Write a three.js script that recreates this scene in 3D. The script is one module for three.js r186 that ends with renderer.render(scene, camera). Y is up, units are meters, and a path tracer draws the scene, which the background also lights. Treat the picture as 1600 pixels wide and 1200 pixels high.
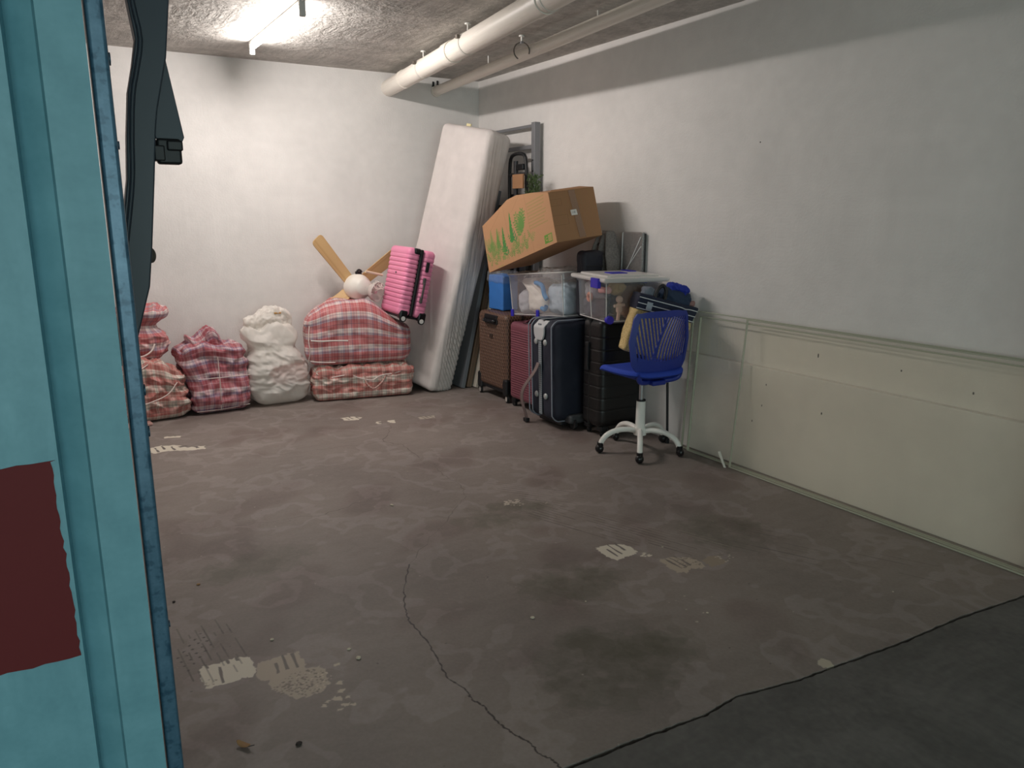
import * as THREE from 'three';
import { RoundedBoxGeometry } from 'three/addons/geometries/RoundedBoxGeometry.js';
import { mergeGeometries, toCreasedNormals } from 'three/addons/utils/BufferGeometryUtils.js';
import { RectAreaLightUniformsLib } from 'three/addons/lights/RectAreaLightUniformsLib.js';
import { createNoise3D } from 'simplex-noise';

// ---------------------------------------------------------------- camera, light, exposure
const V = (x, y, z) => new THREE.Vector3(x, y, z);
const scene = new THREE.Scene();
scene.background = new THREE.Color(0x000000);
const camera = new THREE.PerspectiveCamera(2 * Math.atan(600 / 1200) * 180 / Math.PI, 4 / 3, 0.05, 60);
camera.position.set(0, 1.4, 0);
camera.rotation.order = 'YXZ';
camera.rotation.y = -30.8 * Math.PI / 180;
camera.rotation.x = -Math.atan(265 / 1200);
const renderer = new THREE.WebGLRenderer({ antialias: true });
renderer.toneMapping = THREE.LinearToneMapping;
renderer.toneMappingExposure = 1.0;
renderer.shadowMap.enabled = true;
RectAreaLightUniformsLib.init();
const TUBE_POWER = 208, TUBE_COLOR = new THREE.Color().setRGB(1.0, 0.93, 0.885);
const UNSEEN_LIGHT_POWER = 3.0, UNSEEN_LIGHT_COLOR = new THREE.Color().setRGB(0.78, 1.0, 0.98);      // cool light of the unseen gate behind the camera, reaching the door
const ROOM = { left: -0.9, right: 3.3, back: -6.09, front: -1.3, top: 2.5 };
const HALL = { left: -3.2, right: 5.2, back: 4.2 };

// ---------------------------------------------------------------- helpers
let seed = 20240611;
const rnd = (a = 0, b = 1) => { seed = (seed * 1664525 + 1013904223) >>> 0; return a + (b - a) * seed / 4294967296; };
const noise = createNoise3D(() => rnd());
const fbm = (x, y, z, o = 4) => { let s = 0, a = 0.5, f = 1; for (let i = 0; i < o; i++) { s += a * noise(x * f, y * f, z * f); a *= 0.5; f *= 2.03; } return s; };
const clamp = (x, a, b) => Math.min(b, Math.max(a, x));
const sstep = (a, b, x) => { const t = clamp((x - a) / (b - a), 0, 1); return t * t * (3 - 2 * t); };
const used = new Map();
const numbered = n => { const k = used.get(n) || 0; used.set(n, k + 1); return k ? `${n}_${String(k).padStart(3, '0')}` : n; };
function mesh(name, geo, m, parent) {
  const o = new THREE.Mesh(Array.isArray(geo) ? merge(geo) : geo, m);
  o.name = parent ? name : numbered(name); o.castShadow = o.receiveShadow = true; (parent || scene).add(o); return o;
}
function merge(list) {
  const a = list.map(g => { const q = g.index ? g.toNonIndexed() : g.clone(); for (const k of Object.keys(q.attributes)) if (!['position', 'normal', 'uv'].includes(k)) q.deleteAttribute(k); return q; });
  return mergeGeometries(a);
}
function tag(o, label, category, group) { o.userData.label = label; o.userData.category = category; if (group) o.userData.group = group; return o; }
function thing(name, label, category, pos = [0, 0, 0], turn = 0, group) {
  const o = new THREE.Group(); o.name = numbered(name); scene.add(o); o.position.set(...pos); o.rotation.y = turn; return tag(o, label, category, group);
}
function structure(name, geo, m) { const o = mesh(name, geo, m); o.userData.kind = 'structure'; return o; }
const mat = (color, roughness = 0.7, extra = {}) => new THREE.MeshPhysicalMaterial({ color, roughness, ...extra });
function box(w, h, d, x = 0, y = 0, z = 0, r = 0) { const g = r ? new RoundedBoxGeometry(w, h, d, 3, r) : new THREE.BoxGeometry(w, h, d); g.translate(x, y, z); return g; }
function span(x0, x1, y0, y1, z0, z1, r = 0) { return box(x1 - x0, y1 - y0, z1 - z0, (x0 + x1) / 2, (y0 + y1) / 2, (z0 + z1) / 2, r); }
function bar(a, b, r, seg = 12, r2 = r) {
  const d = b.clone().sub(a), g = new THREE.CylinderGeometry(r2, r, d.length(), seg);
  g.applyQuaternion(new THREE.Quaternion().setFromUnitVectors(V(0, 1, 0), d.clone().normalize())); g.translate(...a.clone().add(b).multiplyScalar(0.5).toArray()); return g;
}
function tube(pts, r, seg = 40, rad = 8, closed = false) { return new THREE.TubeGeometry(new THREE.CatmullRomCurve3(pts.map(p => p.isVector3 ? p : V(...p)), closed), seg, r, rad, closed); }
// box-projected uv in metres
function boxUV(g0, s = 1) {
  const g = g0.index ? g0.toNonIndexed() : g0, p = g.attributes.position, n = g.attributes.normal, uv = new Float32Array(p.count * 2);
  for (let i = 0; i < p.count; i += 3) {
    let ax = 0, ay = 0, az = 0; for (let k = 0; k < 3; k++) { ax += n.getX(i + k); ay += n.getY(i + k); az += n.getZ(i + k); }
    ax = Math.abs(ax); ay = Math.abs(ay); az = Math.abs(az);
    for (let k = 0; k < 3; k++) {
      const x = p.getX(i + k), y = p.getY(i + k), z = p.getZ(i + k);
      const [u, v] = ax >= ay && ax >= az ? [z, y] : ay >= az ? [x, z] : [x, y];
      uv[(i + k) * 2] = u * s; uv[(i + k) * 2 + 1] = v * s;
    }
  }
  g.setAttribute('uv', new THREE.BufferAttribute(uv, 2)); return g;
}
// rounded box on a fine grid, each vertex movable; smooth normals across all faces, uv in metres per face
function soft(w, h, d, { r = 0.03, n = [24, 24, 24], move = null, uvs = 1 } = {}) {
  const half = [w / 2, h / 2, d / 2], pos = [], uv = [], idx = [];
  const rr = Math.min(r, ...half.map(x => x * 0.999));
  const axis = a => { const c = [], k = n[a], e = 4; for (let i = 0; i <= e; i++) c.push(-half[a] + rr * (i / e)); for (let i = 1; i < k; i++) c.push(-half[a] + rr + (2 * half[a] - 2 * rr) * i / k); for (let i = 0; i <= e; i++) c.push(half[a] - rr + rr * (i / e)); return c; };
  const A = [axis(0), axis(1), axis(2)];
  for (const [ax, sgn, ua, va] of [[0, 1, 2, 1], [0, -1, 2, 1], [1, 1, 0, 2], [1, -1, 0, 2], [2, 1, 0, 1], [2, -1, 0, 1]]) {
    const base = pos.length / 3, U = A[ua], W = A[va];
    for (let j = 0; j < W.length; j++) for (let i = 0; i < U.length; i++) {
      const P = [0, 0, 0]; P[ax] = sgn * half[ax]; P[ua] = U[i]; P[va] = W[j];
      const inner = P.map((x, k) => clamp(x, -(half[k] - rr), half[k] - rr));
      const D = P.map((x, k) => x - inner[k]), L = Math.hypot(...D) || 1, N = D.map(x => x / L);
      let q = inner.map((x, k) => x + N[k] * rr);
      if (move) q = move(q, N, half);
      pos.push(...q); uv.push(U[i] * uvs, W[j] * uvs);
    }
    const flip = (ax === 0 ? -sgn : ax === 1 ? -sgn : sgn) < 0;
    for (let j = 0; j < W.length - 1; j++) for (let i = 0; i < U.length - 1; i++) {
      const a = base + j * U.length + i, b = a + 1, c = a + U.length, e = c + 1;
      if (flip) idx.push(a, c, b, b, c, e); else idx.push(a, b, c, b, e, c);
    }
  }
  const g = new THREE.BufferGeometry();
  g.setAttribute('position', new THREE.Float32BufferAttribute(pos, 3)); g.setAttribute('uv', new THREE.Float32BufferAttribute(uv, 2)); g.setIndex(idx);
  return smoothNormals(g);
}
function smoothNormals(g) {
  g.computeVertexNormals(); const p = g.attributes.position, nn = g.attributes.normal, m = new Map(), key = i => `${Math.round(p.getX(i) * 2e4)},${Math.round(p.getY(i) * 2e4)},${Math.round(p.getZ(i) * 2e4)}`;
  for (let i = 0; i < p.count; i++) { const k = key(i), s = m.get(k) || [0, 0, 0]; s[0] += nn.getX(i); s[1] += nn.getY(i); s[2] += nn.getZ(i); m.set(k, s); }
  for (let i = 0; i < p.count; i++) { const s = m.get(key(i)), L = Math.hypot(...s) || 1; nn.setXYZ(i, s[0] / L, s[1] / L, s[2] / L); }
  return g;
}
const warp = (g, f) => { const p = g.attributes.position; for (let i = 0; i < p.count; i++) { const q = f(p.getX(i), p.getY(i), p.getZ(i)); p.setXYZ(i, ...q); } g.computeVertexNormals(); return g; };
function canvasTex(w, h, draw, { srgb = true, repeat = null } = {}) {
  const c = document.createElement('canvas'); c.width = w; c.height = h; draw(c.getContext('2d'), w, h);
  const t = new THREE.CanvasTexture(c); if (srgb) t.colorSpace = THREE.SRGBColorSpace; t.wrapS = t.wrapT = THREE.RepeatWrapping; if (repeat) t.repeat.set(...repeat); return t;
}
function dataTex(n, f, { srgb = false, wrap = true } = {}) {           // f(u,v) -> [r,g,b] 0..255
  const d = new Uint8Array(n * n * 4);
  for (let j = 0; j < n; j++) for (let i = 0; i < n; i++) { const c = f(i / n, j / n, i, j), k = (j * n + i) * 4; d[k] = clamp(c[0], 0, 255); d[k + 1] = clamp(c[1], 0, 255); d[k + 2] = clamp(c[2], 0, 255); d[k + 3] = 255; }
  const t = new THREE.DataTexture(d, n, n); t.magFilter = THREE.LinearFilter; t.minFilter = THREE.LinearFilter; if (srgb) t.colorSpace = THREE.SRGBColorSpace; if (wrap) t.wrapS = t.wrapT = THREE.RepeatWrapping; t.needsUpdate = true; return t;
}
// seamless noise on a tile
const tile = (u, v, s, o = 4, off = 0) => { const a = u * 6.2832, b = v * 6.2832, R = s / 6.2832; return (fbm(Math.cos(a) * R + off, Math.sin(a) * R, Math.cos(b) * R + Math.sin(b) * R * 0.37 + 5, o) + fbm(Math.cos(b) * R - off, Math.sin(b) * R + 9, Math.sin(a) * R * 0.8 + Math.cos(a) * R * 0.6, o)) * 0.7; };

// ---------------------------------------------------------------- surface textures
const wallTex = dataTex(512, (u, v) => { const a = tile(u, v, 5, 5), b = tile(u, v, 24, 3, 3); const k = 232 + a * 7 + b * 4; return [k, k * 0.985, k * 0.972]; }, { srgb: true });
wallTex.repeat.set(0.4, 0.4);
const wallBump = dataTex(512, (u, v) => { const k = 128 + tile(u, v, 46, 3, 7) * 90; return [k, k, k]; });
wallBump.repeat.set(1.2, 1.2);
const M = {};
M.wall = mat(0xffffff, 0.62, { map: wallTex, bumpMap: wallBump, bumpScale: 0.0012 });
const ceilTex = dataTex(512, (u, v) => { const a = tile(u, v, 7, 5, 2), b = tile(u, v, 40, 3, 4); const k = 184 + a * 26 + b * 20; return [k, k * 0.98, k * 0.95]; }, { srgb: true });
ceilTex.repeat.set(0.6, 0.6);
const ceilBump = dataTex(1024, (u, v) => { const a = tile(u, v, 26, 4, 1), s = tile(u * 1, v, 70, 3, 6); const k = 128 + a * 85 + Math.abs(s) * 60; return [k, k, k]; });
ceilBump.repeat.set(0.6, 0.6);
M.ceiling = mat(0xffffff, 0.85, { map: ceilTex, bumpMap: ceilBump, bumpScale: 0.007 });

// floor: worn painted concrete, 4.8 m x 4.8 m, origin at (-1.1, -6.15)
const FX = -1.1, FZ = -6.15, FS = 4.8, FN = 2048;
const floorTex = canvasTex(FN, FN, (c) => {
  const im = c.createImageData(FN, FN), d = im.data, low = new Float32Array(257 * 257 * 3);
  for (let j = 0; j <= 256; j++) for (let i = 0; i <= 256; i++) {
    const x = i / 256 * FS, z = j / 256 * FS, k = (j * 257 + i) * 3;
    low[k] = fbm(x * 0.9, 3, z * 0.9, 4); low[k + 1] = fbm(x * 2.6, 11, z * 2.2, 4); low[k + 2] = fbm(x * 1.3 + z * 0.5, 21, z * 1.3, 3);
  }
  for (let j = 0; j < FN; j++) for (let i = 0; i < FN; i++) {
    const x = i / FN * FS, z = j / FN * FS, gi = i / FN * 256, gj = j / FN * 256, i0 = gi | 0, j0 = gj | 0, fx = gi - i0, fz = gj - j0, L = [0, 0, 0];
    for (let k = 0; k < 3; k++) L[k] = (low[(j0 * 257 + i0) * 3 + k] * (1 - fx) + low[(j0 * 257 + i0 + 1) * 3 + k] * fx) * (1 - fz) + (low[((j0 + 1) * 257 + i0) * 3 + k] * (1 - fx) + low[((j0 + 1) * 257 + i0 + 1) * 3 + k] * fx) * fz;
    const fine = noise(x * 55, 31, z * 55) * 0.6 + noise(x * 140, 7, z * 140) * 0.4, mid = noise(x * 9 + L[1] * 2, 5, z * 16) * 0.5;
    const patch = sstep(0.02, 0.09, L[1] + 0.18 * mid) - sstep(0.22, 0.30, L[1]);              // worn flakes with an outline of their own
    const oil = 0.6 * sstep(0.15, 0.45, L[2] + mid * 0.12);                                          // dark reddish oil stains
    let r = 132 + L[0] * 16 + fine * 5 + mid * 6 + patch * 9, g = 122 + L[0] * 15 + fine * 5 + mid * 6 + patch * 9, b = 116 + L[0] * 14 + fine * 5 + mid * 6 + patch * 10;
    r -= oil * 20; g -= oil * 24; b -= oil * 23;
    const k = (j * FN + i) * 4; d[k] = clamp(r, 0, 255); d[k + 1] = clamp(g, 0, 255); d[k + 2] = clamp(b, 0, 255); d[k + 3] = 255;
  }
  c.putImageData(im, 0, 0);
  const X = x => (x - FX) / FS * FN, Z = z => (z - FZ) / FS * FN;
  const poly = (pts, rough = 0.006, sub = 6) => { c.beginPath(); const m = pts.length; for (let i = 0; i < m; i++) for (let s = 0; s < sub; s++) { const [ax, az] = pts[i], [bx, bz] = pts[(i + 1) % m], t = s / sub, x = ax + (bx - ax) * t + rnd(-rough, rough), z = az + (bz - az) * t + rnd(-rough, rough); i + s ? c.lineTo(X(x), Z(z)) : c.moveTo(X(x), Z(z)); } c.closePath(); };
  const speck = (x0, z0, r, n, col, s0, s1) => { c.fillStyle = col; for (let i = 0; i < n; i++) { const a = rnd(0, 6.28), q = r * Math.sqrt(rnd()); const x = x0 + Math.cos(a) * q, z = z0 + Math.sin(a) * q, s = rnd(s0, s1); poly([[x - s, z], [x, z - s * rnd(0.5, 1)], [x + s * rnd(0.6, 1.4), z], [x, z + s * rnd(0.5, 1)]], s * 0.3, 2); c.fill(); } };
  // old oil stains soaked into the slab, ragged outlines
  for (const [x, z, rx, rz, n] of [[1.42, -1.76, 0.34, 0.20, 70], [1.62, -2.25, 0.22, 0.14, 36], [1.75, -3.0, 0.30, 0.16, 36], [0.62, -3.05, 0.26, 0.12, 26], [2.5, -2.3, 0.2, 0.2, 26]]) for (let i = 0; i < n; i++) { const a = rnd(0, 6.28), q = Math.sqrt(rnd()) * 0.85, s = rnd(0.03, 0.11), cx = x + Math.cos(a) * q * rx, cz = z + Math.sin(a) * q * rz; c.fillStyle = 'rgba(62,46,44,0.055)'; c.beginPath(); for (let k = 0; k < 18; k++) { const b = k / 18 * 6.283, w = s * (1 + 0.5 * noise(Math.cos(b) * 1.2 + i, Math.sin(b) * 1.2, 40)); k ? c.lineTo(X(cx + Math.cos(b) * w), Z(cz + Math.sin(b) * w)) : c.moveTo(X(cx + Math.cos(b) * w), Z(cz + Math.sin(b) * w)); } c.closePath(); c.fill(); }
  const paint = 'rgb(214,206,190)', old = 'rgb(176,162,146)', bare = 'rgb(112,104,99)';
  // tyre-printed road paint
  c.fillStyle = paint; poly([[0.264, -2.368], [0.283, -2.381], [0.320, -2.371], [0.352, -2.377], [0.388, -2.376], [0.419, -2.354], [0.417, -2.309], [0.418, -2.276], [0.400, -2.242], [0.373, -2.251], [0.345, -2.241], [0.312, -2.248], [0.290, -2.247], [0.266, -2.245], [0.263, -2.282], [0.259, -2.315]], 0.004); c.fill();
  c.fillStyle = bare; poly([[0.318, -2.352], [0.325, -2.346], [0.319, -2.256], [0.311, -2.253]], 0.002, 3); c.fill();
  for (const [x, z] of [[0.287, -2.375], [0.35, -2.37], [0.378, -2.372]]) { poly([[x - 0.004, z - 0.01], [x + 0.004, z - 0.01], [x + 0.005, z + 0.018], [x - 0.003, z + 0.016]], 0.002, 2); c.fill(); }
  speck(0.28, -2.28, 0.02, 12, 'rgb(150,138,124)', 0.002, 0.006);
  c.fillStyle = old; poly([[0.424, -2.305], [0.458, -2.310], [0.503, -2.311], [0.541, -2.316], [0.563, -2.310], [0.561, -2.266], [0.558, -2.200], [0.596, -2.190], [0.606, -2.156], [0.594, -2.092], [0.570, -2.054], [0.531, -2.055], [0.486, -2.056], [0.464, -2.102], [0.444, -2.125], [0.434, -2.157], [0.438, -2.197], [0.412, -2.216]], 0.006); c.fill();
  c.fillStyle = bare; for (const [x, z, l] of [[0.505, -2.27, 0.09], [0.535, -2.265, 0.09], [0.475, -2.25, 0.06]]) { poly([[x, z - l / 2], [x + 0.009, z - l / 2], [x + 0.004, z + l / 2], [x - 0.006, z + l / 2]], 0.002, 3); c.fill(); }
  speck(0.53, -2.13, 0.07, 110, 'rgb(120,110,103)', 0.002, 0.006); speck(0.47, -2.13, 0.035, 30, 'rgb(128,117,108)', 0.002, 0.007); speck(0.55, -2.12, 0.06, 40, 'rgb(200,186,168)', 0.002, 0.005);
  for (const [x, z, s] of [[0.62, -2.07, 0.016], [0.61, -2.03, 0.014], [0.59, -2.0, 0.018], [0.62, -1.99, 0.012], [0.56, -2.0, 0.010], [0.545, -1.985, 0.011], [0.60, -1.96, 0.015], [0.58, -1.945, 0.01], [0.62, -1.95, 0.012], [0.645, -2.17, 0.013]]) { c.fillStyle = 'rgb(190,176,158)'; poly([[x - s, z], [x - s * 0.2, z - s * 0.8], [x + s, z - s * 0.3], [x + s * 0.4, z + s * 0.7]], s * 0.35, 3); c.fill(); }
  c.fillStyle = paint; poly([[1.881, -2.457], [1.932, -2.453], [2.001, -2.432], [2.020, -2.394], [2.010, -2.334], [1.982, -2.319], [1.933, -2.317], [1.884, -2.308], [1.871, -2.359], [1.872, -2.410]], 0.005); c.fill();
  c.fillStyle = bare; for (const [x, z0, z1] of [[1.91, -2.42, -2.34], [1.94, -2.455, -2.35], [1.975, -2.45, -2.37]]) { poly([[x, z0], [x + 0.008, z0], [x + 0.006, z1], [x - 0.003, z1]], 0.002, 4); c.fill(); }
  speck(2.02, -2.29, 0.025, 14, paint, 0.004, 0.010);
  c.fillStyle = old; poly([[2.035, -2.224], [2.089, -2.223], [2.154, -2.191], [2.171, -2.137], [2.162, -2.071], [2.081, -2.095], [2.056, -2.081], [2.018, -2.098], [2.025, -2.152]], 0.008); c.fill();
  c.fillStyle = 'rgb(150,136,120)'; poly([[2.191, -2.138], [2.262, -2.139], [2.263, -2.083], [2.236, -2.062], [2.181, -2.065], [2.180, -2.108]], 0.009); c.fill();
  c.fillStyle = bare; for (const x of [2.06, 2.085, 2.11]) { poly([[x, -2.22], [x + 0.006, -2.22], [x + 0.01, -2.12], [x + 0.002, -2.12]], 0.003, 4); c.fill(); }
  speck(2.12, -2.14, 0.06, 50, 'rgb(122,112,104)', 0.002, 0.006); speck(2.28, -2.11, 0.05, 16, 'rgb(196,184,166)', 0.002, 0.007);
  const far = [[[0.397, -5.009], [0.468, -5.039], [0.555, -4.997], [0.612, -4.914], [0.703, -4.899], [0.697, -4.830], [0.601, -4.840], [0.507, -4.896], [0.405, -4.878]], [[1.642, -5.109], [1.728, -5.103], [1.777, -5.054], [1.732, -4.993], [1.643, -5.027]], [[2.111, -4.855], [2.244, -4.840], [2.211, -4.770], [2.113, -4.791]], [[1.900, -4.874], [1.952, -4.874], [1.920, -4.795], [1.884, -4.816]], [[1.815, -4.882], [1.858, -4.880], [1.826, -4.815], [1.802, -4.829]], [[0.515, -5.236], [0.608, -5.212], [0.603, -5.173], [0.513, -5.200]]];
  far.forEach((p, i) => { c.fillStyle = i === 2 ? 'rgb(178,168,154)' : paint; poly(p, 0.008); c.fill(); });
  c.fillStyle = bare; for (const [x, z, w, l] of [[0.43, -4.95, 0.01, 0.1], [0.47, -4.98, 0.012, 0.08], [0.52, -4.94, 0.012, 0.09], [0.58, -4.95, 0.05, 0.03], [0.65, -4.89, 0.02, 0.04], [1.67, -5.06, 0.008, 0.06], [1.7, -5.07, 0.008, 0.06], [1.74, -5.06, 0.01, 0.05], [2.14, -4.82, 0.008, 0.05], [2.17, -4.82, 0.008, 0.05], [2.2, -4.81, 0.008, 0.05], [1.83, -4.85, 0.02, 0.03]]) { poly([[x - w / 2, z - l / 2], [x + w / 2, z - l / 2], [x + w / 2 + 0.01, z + l / 2], [x - w / 2 + 0.01, z + l / 2]], 0.003, 3); c.fill(); }
  speck(1.85, -3.09, 0.05, 40, 'rgb(196,184,170)', 0.003, 0.012); speck(1.98, -3.05, 0.06, 10, 'rgb(180,168,154)', 0.002, 0.007);
  c.fillStyle = 'rgb(190,180,162)'; poly([[1.966, -1.398], [2.005, -1.405], [2.010, -1.372], [1.982, -1.344], [1.960, -1.369]], 0.006); c.fill();
  speck(1.9, -1.85, 0.12, 8, 'rgb(176,166,150)', 0.003, 0.008); speck(1.4, -2.8, 1.6, 90, 'rgb(168,158,148)', 0.0015, 0.005); speck(1.6, -4.2, 1.4, 60, 'rgb(160,150,140)', 0.002, 0.006); speck(1.5, -3, 2.2, 120, 'rgb(84,76,72)', 0.001, 0.005);
  // tyre scuffs: rows of parallel streaks
  const scuff = (x, z, ang, w, l, n, col) => { c.strokeStyle = col; c.lineWidth = 2; for (let i = 0; i < n; i++) { const o = (i / n - 0.5) * w, dx = Math.cos(ang), dz = Math.sin(ang); for (let k = 0; k < 4; k++) { const s0 = rnd(-l / 2, l / 2), s1 = s0 + rnd(0.02, l / 3); c.beginPath(); c.moveTo(X(x + dx * s0 - dz * o), Z(z + dz * s0 + dx * o)); c.lineTo(X(x + dx * s1 - dz * o), Z(z + dz * s1 + dx * o)); c.stroke(); } } };
  scuff(2.0, -2.7, 1.2, 0.22, 0.7, 9, 'rgba(70,60,58,0.35)'); scuff(2.2, -2.45, 1.2, 0.2, 0.7, 8, 'rgba(170,158,146,0.22)'); scuff(0.3, -2.5, 1.5, 0.2, 0.35, 8, 'rgba(60,54,50,0.35)'); scuff(2.6, -2.0, 1.1, 0.3, 0.8, 6, 'rgba(66,58,56,0.25)'); scuff(1.95, -3.2, 0.9, 0.2, 0.6, 7, 'rgba(70,62,58,0.25)');
  c.fillStyle = 'rgba(60,54,50,0.8)'; for (let i = 0; i < 5; i++) for (let k = 0; k < 4; k++) { const x = 0.215 + i * 0.022 + k * 0.006, z = -2.47 - i * 0.03 + k * 0.03; poly([[x - 0.005, z], [x, z - 0.005], [x + 0.006, z], [x, z + 0.006]], 0.002, 2); c.fill(); }
  // hairline cracks
  const crack = (pts, w, col, jit) => { c.strokeStyle = col; for (let i = 0; i < pts.length - 1; i++) for (let s = 0; s < 8; s++) { const f = t => [pts[i][0] + (pts[i + 1][0] - pts[i][0]) * t, pts[i][1] + (pts[i + 1][1] - pts[i][1]) * t]; const a = s ? last : f(0), b0 = f((s + 1) / 8), b = s < 7 ? [b0[0] + rnd(-jit, jit), b0[1] + rnd(-jit, jit)] : b0; c.lineWidth = w * rnd(0.5, 1.5); c.beginPath(); c.moveTo(X(a[0]), Z(a[1])); c.lineTo(X(b[0]), Z(b[1])); c.stroke(); last = b; } };
  let last = [0, 0];
  crack([[1.131, -2.719], [1.029, -2.535], [0.972, -2.387], [0.950, -2.300], [0.951, -2.165], [0.937, -2.050], [0.917, -1.939], [0.936, -1.839], [0.929, -1.789], [0.947, -1.748], [0.944, -1.671], [0.953, -1.611], [0.975, -1.546], [0.977, -1.482], [0.994, -1.454], [0.989, -1.40]], 1.8, 'rgb(48,42,40)', 0.004);
  crack([[1.773, -3.853], [1.740, -3.678], [1.741, -3.448], [1.692, -3.291], [1.5, -3.1], [1.131, -2.719]], 1.0, 'rgba(76,68,64,0.6)', 0.01);
  crack([[1.867, -4.743], [1.689, -4.411], [1.766, -4.285], [1.746, -3.997]], 1.6, 'rgba(84,76,72,0.8)', 0.012);
  crack([[0.7, -4.6], [1.2, -4.45], [1.7, -4.42]], 1.2, 'rgba(92,84,78,0.7)', 0.02); crack([[0.6, -3.5], [1.0, -3.42], [1.25, -3.5]], 1.6, 'rgba(88,78,74,0.6)', 0.02);
});
floorTex.wrapS = floorTex.wrapT = THREE.ClampToEdgeWrapping;
const floorBump = dataTex(512, (u, v) => { const k = 128 + tile(u, v, 20, 4, 8) * 60 + tile(u, v, 70, 3, 2) * 40; return [k, k, k]; });
M.floor = mat(0xffffff, 0.62, { map: floorTex });
const driveTex = dataTex(512, (u, v) => { const a = tile(u, v, 6, 5, 12), b = tile(u, v, 60, 3, 14); const k = 96 + a * 18 + b * 12; return [k, k * 0.98, k * 0.95]; }, { srgb: true });
driveTex.repeat.set(0.5, 0.5);
M.drive = mat(0xffffff, 0.7, { map: driveTex, bumpMap: floorBump, bumpScale: 0.002 });
M.white = mat(0xe9e6e0, 0.5); M.black = mat(0x17171a, 0.5); M.blackGloss = mat(0x141417, 0.28); M.blackRubber = mat(0x1b1b1d, 0.75);
M.steel = mat(0xb9bcc0, 0.3, { metalness: 0.9 }); M.tubewhite = mat(0xf0eee8, 0.35);

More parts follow.
